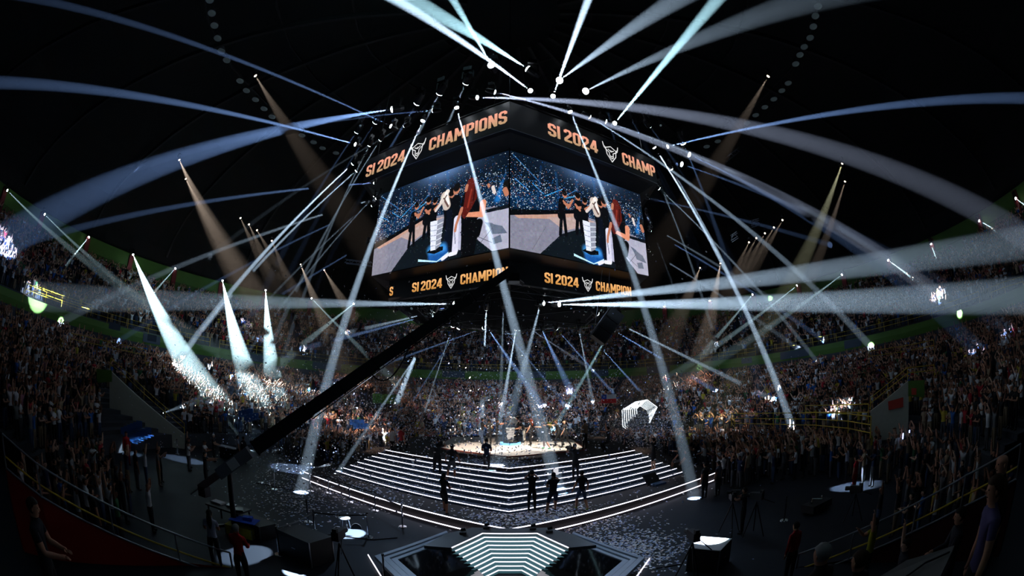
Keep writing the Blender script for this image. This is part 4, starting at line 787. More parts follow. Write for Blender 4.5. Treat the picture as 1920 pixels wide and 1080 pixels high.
PPL = [
 (on_stage(904, 833), 70, 'person in black t-shirt and jeans clapping at the far west of the trophy group', dict(arms=('clap', 'clap'), trou=JEAN, skin=0)),
 (on_stage(917, 836), 20, 'person in black with back turned, second in the trophy group, white shoes', dict(arms=('hold', 'hold'), shoes=WH_, skin=1)),
 (on_stage(932, 836), 80, 'bearded person in black stretching both arms towards the trophy', dict(arms=('reach', 'reach'), skin=1, shoes=WH_)),
 (on_stage(944, 829), 95, 'person in navy reaching up for the trophy behind the podium', dict(arms=('highreach', 'highreach'), shirt=NAVY, trou=JEAN, skin=3)),
 (on_stage(953, 827), 150, 'person in dark clothes half hidden behind the podium', dict(arms=('clap', 'highreach'), skin=0, shirt=NAVY)),
 (on_stage(972, 832), -75, 'tall person in black lifting the trophy with one raised arm', dict(arms=('highreach', 'reach'), skin=0, lean=(0, .1, 1), scale=1.06)),
 (on_stage(983, 834), -95, 'stooping person in black top and baggy white trousers beside the podium', dict(arms=('hold', 'hold'), trou=(.62, .6, .56), lean=(0, .45, 1), skin=0, shoes=WH_, build=1.12)),
 (on_stage(995, 835), -70, 'woman in black with long red hair at the east end of the trophy group', dict(arms=('side', 'hold'), hair='red', longhair=True, female=True, skin=3)),
 (on_stage(1024, 842), -60, 'person in black t-shirt and shorts with green shoes running to the trophy', dict(arms=('shoulder', 'shoulder'), legs=('back', 'fwd'), trousers='shorts', lean=(0, .3, 1), skin=0, hair='brown', shoes=(.05, .6, .1), trou=(.06, .06, .07))),
 (on_stage(1017, 828), -40, 'person in black with one arm lifted, behind the runner in shorts', dict(arms=('fist', 'side'), skin=0)),
 (on_stage(1048, 836), -80, 'person in black lunging with one arm stretched towards the runner', dict(arms=('reach', 'side'), legs=('fwd', 'back'), lean=(0, .3, 1), skin=0, hair='brown')),
 (on_stage(1061, 839), -75, 'bald person in black hugging the lunging one from behind', dict(arms=('side', 'side'), legs=('fwd', 'back'), hair='bald', skin=3, lean=(0, .15, 1))),
 (on_stage(1096, 842), -30, 'person in light brown shirt and black trousers standing alone at the stage edge', dict(shirt=(.25, .17, .11), sleeves='long', skin=1)),
 (stage_z(820, 893), 10, 'tall camera operator in black on the steps with camera on shoulder', dict(arms=('cam', 'cam'), scale=1.13, trou=DK, build=1.15, cap=True)),
 (stage_z(848, 899), 0, 'person in black t-shirt and grey shorts on the steps, hands at sides', dict(arms=('side', 'side'), trousers='shorts', trou=(.07, .075, .085), skin=2, scale=1.0, legs=('wide', 'stand'))),
 (stage_z(912, 881), 5, 'kneeling person in navy shirt with a microphone rod on the steps', dict(arms=('hold', 'hold'), legs=('kneel', 'kneeb'), shirt=NAVY, skin=1)),
 (stage_z(833, 964), 25, 'person in black dress and headphones walking at the platform edge with a phone', dict(arms=('phone', 'hold'), trousers='skirt', female=True, longhair=True, legs=('fwd', 'stand'), skin=1, scale=.98)),
 (stage_z(997, 960), 0, 'photographer in black at the foot of the steps, back turned, camera raised', dict(arms=('cam', 'cam'), skin=1, shoes=(.4, .35, .3), scale=1.03)),
 (stage_z(1037, 962), -8, 'stabilised-camera operator in dark shirt and navy shorts at the foot of the steps', dict(arms=('cross', 'cam'), trousers='shorts', trou=NAVY, skin=0, build=1.15, legs=('wide', 'fwd'))),
 (stage_z(1090, 955), -15, 'assistant in black t-shirt and jean shorts walking beside the camera operator', dict(arms=('side', 'side'), trousers='shorts', trou=JEAN, legs=('fwd', 'back'), skin=0, shoes=(.3, .35, .1))),
 (stage_z(1079, 901), -25, 'camera operator in black high on the eastern steps facing the trophy', dict(arms=('cam', 'cam'), skin=0, lean=(0, .12, 1), scale=1.03)),
 (stage_z(1225, 880), -40, 'bare-legged person in black shirt on the eastern steps holding a camera overhead', dict(arms=('clapup', 'clapup'), trousers='skirt', female=True, trou=BK, shoes=(.6, .35, .2), skin=3)),
 (stage_z(1274, 880), -60, 'person in black t-shirt and light shorts seated on the east end of the steps', dict(arms=('knee', 'reach'), legs=('sit', 'sit'), trousers='shorts', trou=(.12, .12, .13), shoes=WH_, skin=0, hair='brown', zoff=0)),
 (stage_z(1292, 893), -70, 'person in striped black shirt stepping down the east end in white sneakers', dict(arms=('knee', 'knee'), legs=('kneel', 'crouch'), trou=(.02, .03, .05), lean=(0, .35, 1), shoes=WH_, skin=0, hair='brown')),
 (Z(460, 1098, 0), -10, 'guard in bright red vest with reflective bands beside the parapet fence', dict(arms=('hold', 'hold'), shirt=(.62, .02, .02), sleeves='long', hair='grey', skin=1, build=1.1, scale=1.02)),
 (Z(408, 1062, 0), -30, 'long-haired person in pale shirt beyond the fence by the guard', dict(arms=('hold', 'hold'), shirt=(.42, .45, .58), longhair=True, skin=1)),
 (near(515, 1105, 11.6), -5, 'dark-haired person in black seated low between the guard and the floor light', dict(arms=('hold', 'hold'), skin=2, shirt=(.01, .012, .02), zoff=-1.45)),
 (Z(402, 866, 0), 60, 'bleached-blond person in black vest at a desk beyond the crane', dict(arms=('hold', 'hold'), hair='white', skin=3, trou=BK)),
 (Z(447, 868, 0), 40, 'person in white t-shirt standing behind the crane arm', dict(shirt=(.4, .42, .5), skin=1)),
 (Z(458, 870, 0), 0, 'person in black jacket beside the one in white behind the crane', dict(sleeves='long', skin=1)),
 (Z(388, 915, 0), 60, 'person in black vest reaching both arms to the crane controls', dict(arms=('reach', 'reach'), skin=0)),
 (Z(240, 872, 0), 110, 'person in long red jacket standing by the two rows of blue seats', dict(shirt=(.55, .02, .03), sleeves='long', trou=(.35, .01, .02), skin=1)),
 (Z(1585, 903, 0), -40, 'spectator in white t-shirt and cap with one arm raised on the east floor', dict(shirt=(.55, .57, .75), arms=('fist', 'phone'), cap=True, hair='black', build=1.1)),
 (Z(1600, 925, 0), -20, 'guard in red shirt standing behind the spectator in white', dict(shirt=(.55, .02, .03), trou=(.3, .01, .015), scale=.95, cap=True)),
 (Z(1476, 1090, 0), -10, 'guard in dark red vest with white bands near the grey-haired spectator', dict(shirt=(.35, .01, .012), sleeves='long', hair='black')),
 (Z(1638, 880, 0), -30, 'person in dark red vest standing in the east crowd behind the fence', dict(shirt=(.28, .01, .02), hair='black')),
 (stage_z(736, 846), 10, 'person in white t-shirt crouching behind the west end of the steps', dict(shirt=(.6, .55, .5), legs=('crouch', 'crouch'), hair='brown')),
 (stage_z(752, 846), 20, 'person in red t-shirt crouching beside the one in white at the steps', dict(shirt=(.4, .03, .03), legs=('crouch', 'crouch'))),
 (stage_z(1140, 846), -60, 'person with bare arms raised crouching behind the eastern steps', dict(arms=('up', 'reach'), legs=('crouch', 'crouch'), shirt=BK, skin=0)),
 (Z(1390, 1000, 0), -50, 'camera operator in black beside two tripods on the east floor', dict(arms=('cam', 'cam'))),
 (Z(1345, 930, 0), -30, 'person in grey t-shirt with back turned by the east end of the platform', dict(shirt=(.10, .10, .13), build=1.1)),
 (Z(1320, 935, 0), -30, 'broad person in black at the east end of the platform, back turned', dict(build=1.2, scale=1.03)),
]
for p, fa, lab, kw in PPL: make_person(p, fa, lab, group=None, **kw)
def Zd(x, y, D_): return near(x, y, D_)
# close spectators at the lower edge (seen from behind)
NEARP = [(1542, 1050, 4.6, -12, 'grey-haired spectator seen from behind in front of the east fence', dict(hair='grey', shirt=(.03, .02, .02))),
         (1612, 1062, 4.8, -14, 'brown-haired spectator beside the grey-haired one', dict(hair='brown', shirt=(.02, .02, .02))),
         (1866, 930, 4.2, -40, 'long-haired spectator in purple shirt at the dark east edge', dict(hair='brown', longhair=True, female=True, shirt=(.10, .08, .20))),
         (1880, 880, 5.2, -50, 'bald spectator above the long-haired one at the dark east edge', dict(hair='bald', shirt=(.02, .02, .02))),
         (1800, 975, 6.5, -40, 'spectator in dark jacket leaning at the east fence', dict(sleeves='long', shirt=(.02, .02, .03), arms=('hold', 'hold'))),
         (1640, 985, 10.5, -40, 'spectator in yellow t-shirt with raised arms behind the east fence', dict(shirt=(.35, .33, .02), arms=('up', 'phone'))),
         (62, 960, 6.0, 40, 'dark-haired spectator silhouetted before the red parapet wall', dict(shirt=(.01, .012, .02), arms=('hold', 'hold')))]
for x, y, d, fa, lab, kw in NEARP:
    hp = near(x, y, d); make_person((hp.x, hp.y, hp.z - 1.60), fa, lab, **kw)
p = near(1708, 985, 8.5); b = MB(); b.col = SK[3]
o = make_person((p.x, p.y, p.z - 2.05), -50, 'spectator in dark shirt punching one bare arm up behind the ledge', arms=('down', 'up'), shirt=(.02, .02, .03), skin=3)

# ------------------------------------------------------------------ crowd
POSES = []
for arms in (('clapup', 'clapup'), ('vee', 'vee'), ('up', 'down'), ('clap', 'clap'), ('phone', 'phone'), ('down', 'down'), ('fist', 'hold'), ('up', 'up'), ('head', 'head'), ('hold', 'fist'), ('down', 'up'), ('cross', 'cross')):
    POSES.append(arms)
PTXT = ['clapping overhead', 'arms spread high', 'one arm up', 'clapping at chest', 'filming with a phone', 'arms down', 'fist raised', 'both arms straight up', 'hands on head', 'fist pumped', 'pointing up', 'arms crossed']
LOWB = [get_body(arms=a, detail=0, hair='black') for a in POSES]
SHIRT = [('white', (.70, .70, .72), .24), ('black', (.012, .012, .014), .38), ('grey', (.14, .14, .15), .10), ('navy', (.015, .025, .07), .10), ('bright blue', (.03, .12, .40), .05), ('yellow', (.50, .38, .04), .035), ('red', (.4, .02, .03), .035), ('green', (.04, .15, .06), .02), ('pink', (.40, .16, .22), .02), ('beige', (.38, .28, .18), .05)]
TROU = [('black trousers', (.012, .012, .015)), ('jeans', (.04, .07, .14)), ('grey trousers', (.08, .08, .09)), ('beige trousers', (.22, .16, .10))]
HN = ['black', 'brown', 'blond', 'bald']
spots = []   # x, y, z, facing, zone
vis = lambda P: None
rng = RNG
def add_rows(r0, pz, n, z0, dz, a0, a1, dens, zone, pitch=.54):
    for k in range(n):
        r = r0 + (k + .55) * pz; z = z0 + k * dz; st = math.degrees(pitch / r); m = int((a1 - a0) / st); off = rng.random() * st
        for i in range(m):
            a = a0 + off + i * st
            if (a % 22.0) < math.degrees(.55 / r) * 1.4 or rng.random() > dens: continue
            aa = math.radians(a + rng.normal(0, .12)); rr = r + rng.normal(0, .06); spots.append((AX + rr * math.sin(aa), AY + rr * math.cos(aa), z, a + 180 + rng.normal(0, 14), zone))
add_rows(LOW_R0, LOW_P, LOW_N, LOW_Z0, LOW_DZ, -127, 127, .90, 'lower stand')
add_rows(UP_R0, UP_P, UP_N, UP_Z0, UP_DZ, -120, 120, .86, 'upper stand', .58)
def hexin(x, y, s): return all(((x - CX) * math.sin(a) + (y - CY) * math.cos(a)) < s * .866 for a in [math.pi / 6 + math.pi / 3 * i for i in range(6)])
for _ in range(5200):
    x = rng.uniform(-22, 22); y = rng.uniform(8, 44)
    if math.hypot(x - AX, y - AY) > 21.6 or hexin(x, y, 13.8): continue
    if x > 0 and (y < 17 + max(0, (20 - x)) * .15 or x < 11 and y < 36): continue
    if x < 0 and (y < 27.5 or (x < -17.5 and y < 31)): continue
    if 6.3 < x < 9.3 and y > 38: continue
    spots.append((x, y, 0.0, math.degrees(math.atan2(CX - x, CY - y)) + rng.normal(0, 20), 'arena floor'))
for _ in range(1100):   # dark crowd near the fences
    sd = -1 if rng.random() < .5 else 1; x = sd * rng.uniform(10.8, 21.5); y = rng.uniform(4.5, 21)
    if math.hypot(x - AX, y - AY) > 21.8 or (sd < 0 and not (x < -15.2 and y < 18.5 or y < 9.5)) or (sd > 0 and not (x > 15.5 and y < 20 or y < 9)): continue
    spots.append((x, y, 0.0, math.degrees(math.atan2(CX - x, CY - y)) + rng.normal(0, 20), 'floor beside the fence'))
S = np.array([(a, b_, c, d) for a, b_, c, d, _ in spots]); zones = [s[4] for s in spots]
# thin out floor points that stand in each other
keep = np.ones(len(S), bool); grid = {}
for i in range(len(S)):
    if zones[i] in ('lower stand', 'upper stand'): continue
    g = (int(S[i, 0] / .6), int(S[i, 1] / .6)); ok = True
    for dx in (-1, 0, 1):
        for dy in (-1, 0, 1):
            for j in grid.get((g[0] + dx, g[1] + dy), []):
                if (S[i, 0] - S[j, 0]) ** 2 + (S[i, 1] - S[j, 1]) ** 2 < .46 ** 2: ok = False
    if ok: grid.setdefault(g, []).append(i)
    else: keep[i] = False
hx, hy, hd_ = project(S[:, :3] + [0, 0, 1.55])
keep &= (hx > -25) & (hx < 1945) & (hy > 250) & (hy < 1110) & (S[:, 1] > 1)
# leave out: stair walls, striped gate, camera-side passages, entrance openings
def clear(cx_, cy_, rad):
    global keep
    keep &= ~((S[:, 0] - cx_) ** 2 + (S[:, 1] - cy_) ** 2 < rad ** 2)
for f in np.linspace(0, 1, 12): q = LA.lerp(LB, f); clear(q.x + .3, q.y - .2, .75)
for f in np.linspace(0, 1, 10): q = RA.lerp(RB, f); clear(q.x - .3, q.y - .3, .9)
zone_cut = lambda x0, x1, y0, y1: ((hx > x0) & (hx < x1) & (hy > y0) & (hy < y1))
keep &= ~zone_cut(188, 344, 690, 842) | (hd_ > 36); keep &= ~zone_cut(1640, 1730, 708, 775) | (hd_ > 30)
keep &= ~(zone_cut(1160, 1245, 745, 806)); keep &= ~(zone_cut(672, 740, 728, 768))
keep &= ~(zone_cut(245, 290, 815, 850)); keep &= ~(zone_cut(300, 420, 835, 900))
for p, fa, lab, kw in PPL: clear(p.x, p.y, .55)
idx = np.where(keep)[0]
app = 1.7 / hd_; order = idx[np.argsort(-app[idx])]
LIMIT = 245
col_choice = rng.choice(len(SHIRT), size=len(S), p=np.array([s[2] for s in SHIRT]) / sum(s[2] for s in SHIRT))
tro_choice = rng.integers(0, 4, len(S)); pose_choice = rng.choice(len(POSES), size=len(S), p=np.array([.2, .12, .08, .14, .10, .10, .05, .08, .02, .05, .04, .02])); hair_choice = rng.choice(4, size=len(S), p=[.55, .3, .08, .07]); skin_choice = rng.choice(5, size=len(S), p=[.3, .25, .15, .2, .1]); scl = np.clip(rng.normal(.98, .045, len(S)), .86, 1.1)
used = set(); indiv = order[:LIMIT]
lbcount = {}
for i in indiv:
    west = S[i, 0] < 0; zn = {'lower stand': 'in the %s lower stand', 'upper stand': 'in the %s upper stand', 'arena floor': 'on the %s arena floor', 'floor beside the fence': 'beyond the %s fence'}[zones[i]] % ('west' if west else 'east')
    for tr in range(400):
        c, t, ps, hr = col_choice[i], tro_choice[i], pose_choice[i], hair_choice[i]; key = (c, t, ps, hr, zn)
        if key not in used: break
        tro_choice[i] = rng.integers(0, 4); pose_choice[i] = rng.integers(0, 12); hair_choice[i] = rng.integers(0, 4)
    used.add(key); hn = HN[hr]; lab = '%s person, %s shirt, %s, %s, %s' % ('bald' if hn == 'bald' else hn + '-haired', SHIRT[c][0], TROU[t][0], PTXT[ps], zn)
    V, F, cl, hc, L = get_body(arms=POSES[ps], detail=1, hair=hn)
    key2 = (ps, hn, int(c), int(t), int(skin_choice[i])); me = CACHE.get(key2)
    if me is None:
        me = bpy.data.meshes.new('person'); me.from_pydata([tuple(v) for v in V], [], F); face_colors(me, colours(cl, SHIRT[c][1], TROU[t][1], SK[skin_choice[i]], hn)); me.materials.append(colored); me.polygons.foreach_set('use_smooth', [True] * len(me.polygons)); me.update(); CACHE[key2] = me
    o = bpy.data.objects.new('person', me); COL.objects.link(o); o.location = S[i, :3]; o.rotation_euler = (0, 0, -math.radians(S[i, 3])); o.scale = (scl[i],) * 3
    tag(o, lab, 'person', 'spectators standing ' + zn)
# the rest as one mesh
rest = order[LIMIT:]; VV = []; F4 = []; CC = []; base = 0
LQ4 = []
for V, F, cl, hc, L in LOWB:
    q = [f if len(f) == 4 else (f[0], f[1], f[2], f[2]) for f in F]; LQ4.append((V, np.array([f[:4] for f in F if len(f) == 4]), np.array([f for f in F if len(f) == 3]).reshape(-1, 3), cl[[len(f) == 4 for f in F]], cl[[len(f) == 3 for f in F]]))
T3 = []; C3 = []
for i in rest:
    V, q4, t3, c4, c3 = LQ4[pose_choice[i]]; a = -math.radians(S[i, 3]); ca, sa = math.cos(a), math.sin(a); s = scl[i]
    P = np.empty_like(V); P[:, 0] = (V[:, 0] * ca - V[:, 1] * sa) * s + S[i, 0]; P[:, 1] = (V[:, 0] * sa + V[:, 1] * ca) * s + S[i, 1]; P[:, 2] = V[:, 2] * s + S[i, 2]
    tab = np.array([SK[skin_choice[i]], SHIRT[col_choice[i]][1], TROU[tro_choice[i]][1], (.03, .03, .03), HAIR[HN[hair_choice[i]]] or SK[skin_choice[i]], (.02, .02, .02)])
    VV.append(P); F4.append(q4 + base); CC.append(tab[c4]); T3.append(t3 + base); C3.append(tab[c3]); base += len(V)
def mixed_mesh(name, VV, F4, T3, C4, C3, m):
    V = np.concatenate(VV); F4 = np.concatenate(F4); T3 = np.concatenate(T3) if T3 else np.zeros((0, 3), int); cols = np.concatenate(C4 + C3)
    me = bpy.data.meshes.new(name); me.vertices.add(len(V)); me.vertices.foreach_set('co', V.astype(np.float32).ravel()); nl = F4.size + T3.size; me.loops.add(nl)
    me.loops.foreach_set('vertex_index', np.concatenate([F4.ravel(), T3.ravel()]).astype(np.int32)); me.polygons.add(len(F4) + len(T3))
    ls = np.concatenate([np.arange(len(F4)) * 4, F4.size + np.arange(len(T3)) * 3]).astype(np.int32); lt = np.concatenate([np.full(len(F4), 4), np.full(len(T3), 3)]).astype(np.int32)
    me.polygons.foreach_set('loop_start', ls); me.polygons.foreach_set('loop_total', lt); me.update(calc_edges=True); face_colors(me, cols); me.materials.append(m)
    o = bpy.data.objects.new(name, me); COL.objects.link(o); return o
cro = mixed_mesh('crowd', VV, F4, [t for t in T3 if len(t)], CC, [c for c in C3 if len(c)], colored)
tag(cro, 'dense cheering crowd filling both tiers of the stands and the arena floor', 'crowd', kind='stuff')
print('people', len(order), 'crowd verts', base)

# ------------------------------------------------------------------ podium and trophy
c = on_stage(957, 833)
t = thing('trophy_podium', 'white layered podium on a glowing blue hexagonal foot at the stage centre', 'podium', c)
hx6 = lambda r: [(r * math.sin(math.pi / 3 * i + math.pi / 6 * 0), r * math.cos(math.pi / 3 * i)) for i in range(6)]
b = MB(); b.prism(hx6(.78)[::-1], 0, .12); b.build('foot', podlight, t)
b = MB(); b.prism(hx6(.55)[::-1], .12, .20); b.build('dark_foot', black, t)
for k in range(6):
    z0 = .20 + k * .155; w0 = .17 + .022 * k; b = MB(); b.hexa([(-w0, -w0, z0), (w0, -w0, z0), (w0, w0, z0), (-w0, w0, z0), (-w0 - .02, -w0 - .02, z0 + .135), (w0 + .02, -w0 - .02, z0 + .135), (w0 + .02, w0 + .02, z0 + .135), (-w0 - .02, w0 + .02, z0 + .135)]); b.build('layer', whitep, t)
b = MB(); b.box((0, 0, .66), (.30, .30, .90)); b.build('core', mat('podium_grey', (.35, .35, .37)), t)
p = on_stage(961, 833) + Vector((0, -.1, 1.52)); b = MB()
b.tube([p + Vector((-.35, 0, -.32)), p + Vector((-.12, 0, -.02)), p + Vector((.05, 0, .15))], [.03, .05, .07], 8); b.ball(p + Vector((.08, 0, .12)), .19, 10, 8, (1.0, .7, 1.15)); b.tube([p + Vector((.2, 0, .2)), p + Vector((.28, 0, -.02)), p + Vector((.15, 0, -.28))], [.05, .07, .03], 8); b.tube([p + Vector((-.02, 0, .2)), p + Vector((-.16, 0, .08)), p + Vector((-.2, 0, -.2))], [.04, .05, .02], 8)
tag(b.build('hammer_trophy', whitep, smooth=True), 'white sculpted trophy lifted above the podium by the team', 'trophy')

# ------------------------------------------------------------------ striped hexagonal gate in the far stand
g0 = near(1202, 800, 45); t = thing('striped_hexagon_gate', 'white striped hexagonal entrance tunnel with glowing ribs in the far crowd', 'gate', g0, 0)
def gpx(x, y, d_): return near(1120 + x * .1018, 740 + y * .1018, d_) - g0
GO_ = [(470, 585), (455, 285), (700, 135), (915, 95), (1100, 230), (960, 520)]; GI_ = [(745, 520), (720, 265), (770, 212), (800, 212), (920, 285), (925, 530)]; ALLP = []
for k in range(8):
    f = k / 7; P = [gpx(lp(a[0], c[0], f), lp(a[1], c[1], f), lp(44, 48.5, f)) for a, c in zip(GO_, GI_)]; ALLP.append(P); b = MB()
    for i in range(5): b.bar(P[i], P[i + 1], .075, .05, up=Vector((0, 1, 0)))
    b.bar(P[0], P[0] + Vector((.35, .1, -.25)), .06, .06); b.build('rib', ribled, t)
b = MB(); P0 = [p + Vector((0, .25, 0)) for p in ALLP[0]]; P1 = [p + Vector((0, .25, 0)) for p in ALLP[7]]
b.add(P0 + P1, [(i, (i + 1) % 6, 6 + (i + 1) % 6, 6 + i) for i in range(6)]); b.build('tunnel_wall', mat('tunnel_dark', (.02, .03, .045), .5), t)
b = MB(); b.add([gpx(800, 500, 49), gpx(895, 500, 49), gpx(865, 262, 49), gpx(838, 250, 49), gpx(800, 500, 49.15), gpx(895, 500, 49.15), gpx(865, 262, 49.15), gpx(838, 250, 49.15)], [(0, 1, 2, 3), (7, 6, 5, 4), (0, 3, 7, 4), (1, 5, 6, 2)]); b.build('curtain', mat('beige_curtain', (.55, .48, .36), .9), t)

# ------------------------------------------------------------------ camera crane
A0 = near(420, 882, 15.3); B0 = near(957, 508, 16.2); dirv = (B0 - A0).normalized()
cr = thing('camera_crane', 'long black camera crane reaching up from the west floor across the arena', 'camera crane', (A0.x, A0.y, 0))
def loc(p): return Vector(p) - Vector((A0.x, A0.y, 0))
def ap(f): return loc(A0.lerp(B0, f))
up = dirv.cross(Vector((0, 0, 1)).cross(dirv)).normalized(); up = up if up.z > 0 else -up
b = MB(); segs = [(.12, .30, .50, .50), (.30, .52, .44, .44), (.52, .75, .36, .38), (.75, .93, .30, .32)]
for f0, f1, w, h in segs: b.bar(ap(f0), ap(f1 + .004), w * .8, h)
b.build('arm', mat('crane_black', (.014, .016, .02), .4), cr)
for f in (.12, .21, .30, .41, .52, .64, .75, .85): MB().bar(ap(f), ap(f + .006), .46 - .18 * f, .58 - .22 * f).build('arm_joint', blackm, cr)
b = MB(); b.bar(ap(-.02), ap(.10), .34, .42); b.build('grey_housing', mat('grey_housing', (.20, .21, .24), .45), cr)
b = MB(); b.bar(ap(.025), ap(.055), .42, .34); b.build('housing_lid', whitep, cr)
b = MB(); b.bar(ap(-.10), ap(-.02), .20, .26); b.build('counterweight_cage', steel, cr)
b = MB(); b.bar(ap(-.14), ap(.01), .05, .05); b.build('control_bar', steel, cr)
for k in range(3): b = MB(); b.box(ap(-.085) + Vector((-.1 + .12 * k, 0, -.22)), (.1, .34, .34)); b.build('weight', black, cr)
b = MB(); b.tube([ap(.02) + up * .0 - Vector((0, 0, .0)), Vector((ap(.02).x, ap(.02).y, .35))], [.09, .11], 10); b.build('column_post', blackm, cr)
b = MB()
for a in (0.4, 1.97, 3.54, 5.11): b.bar((ap(.02).x, ap(.02).y, .35), (ap(.02).x + .9 * math.cos(a), ap(.02).y + .9 * math.sin(a), .12), .12, .1)
b.build('dolly', blackm, cr)
for f, s_ in ((.5, 1.0), (.78, .9)):
    b = MB(); p0 = ap(f) - up * .2; p1 = ap(f + .13) - up * .15; pts = []
    for i in range(11): u_ = i / 10; pts.append(p0.lerp(p1, u_) - Vector((0, 0, 4 * u_ * (1 - u_) * .62 * s_)))
    b.tube(pts, .028, 6); b.build('cable', black, cr)
b = MB(); b.tube([ap(.30) - up * .3, ap(.62) - up * .24, ap(.93) - up * .2], .022, 6); b.build('rod', blackm, cr)
b = MB(); b.tube([ap(.32) - up * .30, ap(.62) - up * .25], .02, 6); b.build('bright_rod', chrome, cr)
hd0 = ap(.985); b = MB(); b.bar(ap(.92), ap(1.01), .42, .30); b.build('remote_head', black, cr)
b = MB(); b.box(hd0 + Vector((.28, .1, -.18)), (.42, .5, .3)); b.tube([hd0 + Vector((.45, .3, -.2)), hd0 + Vector((.6, .62, -.24))], [.07, .09], 8); b.build('camera', blackm, cr)
t = thing('crane_operator_desk', 'cluttered black equipment table and cases under the crane base', 'desk', Z(432, 985, 0)); b = MB(); b.box((0, 0, .72), (1.6, .9, .06)); b.build('table_top', black, t)
for sx_, sy_ in ((-1, -1), (1, -1), (1, 1), (-1, 1)): b = MB(); b.bar((.72 * sx_, .38 * sy_, 0), (.72 * sx_, .38 * sy_, .70), .05); b.build('leg', blackm, t)
for k, (x, y, w, d_, m_) in enumerate([(-.5, 0, .5, .35, whitep), (.1, .1, .35, .3, steel), (.55, -.1, .4, .4, blackm)]): tag(MB().box(Z(432, 985, 0) + Vector((x, y, .79)), (w, d_, .07), .3 * k).build('equipment_tray', m_), ['white equipment tray on the cluttered black table', 'grey equipment tray in the middle of the cluttered table', 'dark equipment tray at the east end of the cluttered table'][k], 'tray')
def case(name, x, y, size, m_, label, rz=.3, z=0.0, zz=0):
    p = Z(x, y, zz); t = thing(name, label, 'case', p, rz); w, d_, h = size
    b = MB(); b.box((0, 0, h * .42), (w, d_, h * .84)); b.build('body', m_, t); b = MB(); b.box((0, 0, h * .92), (w * 1.01, d_ * 1.01, h * .15)); b.build('lid', m_, t)
    for sx_ in (-1, 1):
        for sy_ in (-1, 1): MB().bar((sx_ * w / 2, sy_ * d_ / 2, 0), (sx_ * w / 2, sy_ * d_ / 2, h), .03).build('edge_trim', steel, t)
    b = MB(); b.bar((-.08, -d_ / 2 - .02, h * .5), (.08, -d_ / 2 - .02, h * .5), .02); b.build('handle', steel, t); return t
case('flight_case', 455, 1003, (1.1, .6, .38), yellowcase, 'low yellow-sided flight case below the blue cloth', .15)
b = MB(); p = Z(458, 975, 0.62); b.box(p, (1.0, .6, .03), .2); b.box(p + Vector((.1, .1, .07)), (.35, .25, .12), .4); tag(b.build('folded_cloth', bluecloth), 'bright blue cloth spread over a case beside the crane base', 'cloth')
case('equipment_case', 480, 1000, (1.5, .8, .55), black, 'dark covered equipment case just east of the yellow one', -.3)
t = case('covered_equipment_case', 575, 1044, (1.5, 1.0, .85), black, 'big black cloth-covered case between the floor stool and the chrome posts', -.35)
t = case('square_case', 1327, 1062, (1.0, 1.0, .78), black, 'black cube-shaped case with brightly lit top on the east floor', .75)
b = MB(); b.box((0, 0, .795), (1.02, 1.02, .02)); b.build('painted_lit_top', whitep, t)  # white top layer paints the light falling on the black case
t = thing('plastic_stool', 'small pale stool standing in a white floor spot', 'stool', Z(647, 992, 0)); b = MB(); b.tube([(0, 0, .44), (0, 0, .48)], [.22, .23], 12); b.build('seat', whitep, t)
for a in (.8, 2.4, 3.9, 5.5): b = MB(); b.tube([(.15 * math.cos(a), .15 * math.sin(a), .45), (.24 * math.cos(a), .24 * math.sin(a), 0)], .018, 6); b.build('leg', steel, t)
for x, y, lab in ((634, 997, 'west of the stool legs'), (668, 991, 'east of the stool legs')): b = MB(); b.tube([Z(x, y, 0), Z(x, y, 0.03)], [.22, .2], 14); tag(b.build('floor_disc', blackm), 'flat dark disc on the lit floor just ' + lab, 'floor disc')
# presenter monitor on the platform
t = thing('presenter_monitor', 'tilted black presenter monitor with hood at the east foot of the steps', 'monitor', stage_z(1228, 909), .5); b = MB(); b.add([(-.5, 0, .05), (.5, 0, .05), (.5, .45, .55), (-.5, .45, .55), (-.5, .05, .03), (.5, .05, .03), (.5, .5, .53), (-.5, .5, .53)], [(0, 1, 2, 3), (7, 6, 5, 4), (0, 4, 5, 1), (2, 6, 7, 3), (1, 5, 6, 2), (0, 3, 7, 4)]); b.build('screen_panel', blackm, t)
b = MB(); b.box((.1, -.15, .06), (.8, .4, .1)); b.build('stand', mat('monitor_blue', (.03, .07, .14)), t)
t = thing('laptop_desk', 'small table with white-lit edge beyond the crane', 'table', Z(428, 862, 0)); b = MB(); b.box((0, 0, .85), (1.5, .6, .06)); b.build('table_top', mat('desk_white', (.5, .52, .6)), t); b = MB(); b.box((0, .1, .42), (1.4, .4, .8)); b.build('drape', black, t)
# tripods with cameras
def tripod(x, y, label, h=1.35, rz=0, D_=None):
    p = Z(x, y, 0); t = thing('tripod_camera', label, 'camera', p, rz)
    for a in (.5, 2.6, 4.7): b = MB(); b.tube([(0, 0, h * .85), (.45 * math.cos(a), .45 * math.sin(a), 0)], [.025, .02], 6); b.build('leg', blackm, t)
    b = MB(); b.box((0, 0, h), (.2, .5, .25)); b.tube([(0, .25, h), (0, .48, h)], [.07, .09], 8); b.box((.0, -.2, h + .17), (.12, .12, .1)); b.build('camera_body', black, t)
    b = MB(); b.tube([(.12, -.1, h - .1), (.3, -.6, h - .3)], .015, 5); b.build('pan_bar', blackm, t); return t
tripod(1290, 1092, 'tripod camera beside the square case with lit top', 1.5)
tripod(1412, 1003, 'tripod camera nearer the lit floor patch on the east floor', 1.5, .5); tripod(1368, 1000, 'tripod camera beside the operator on the east floor', 1.45, -.3); tripod(1598, 975, 'tripod camera by the white floor spot near the guard in red shirt', 1.2, .3); tripod(646, 1105, 'tripod camera in front of the west glass wing', 1.7)
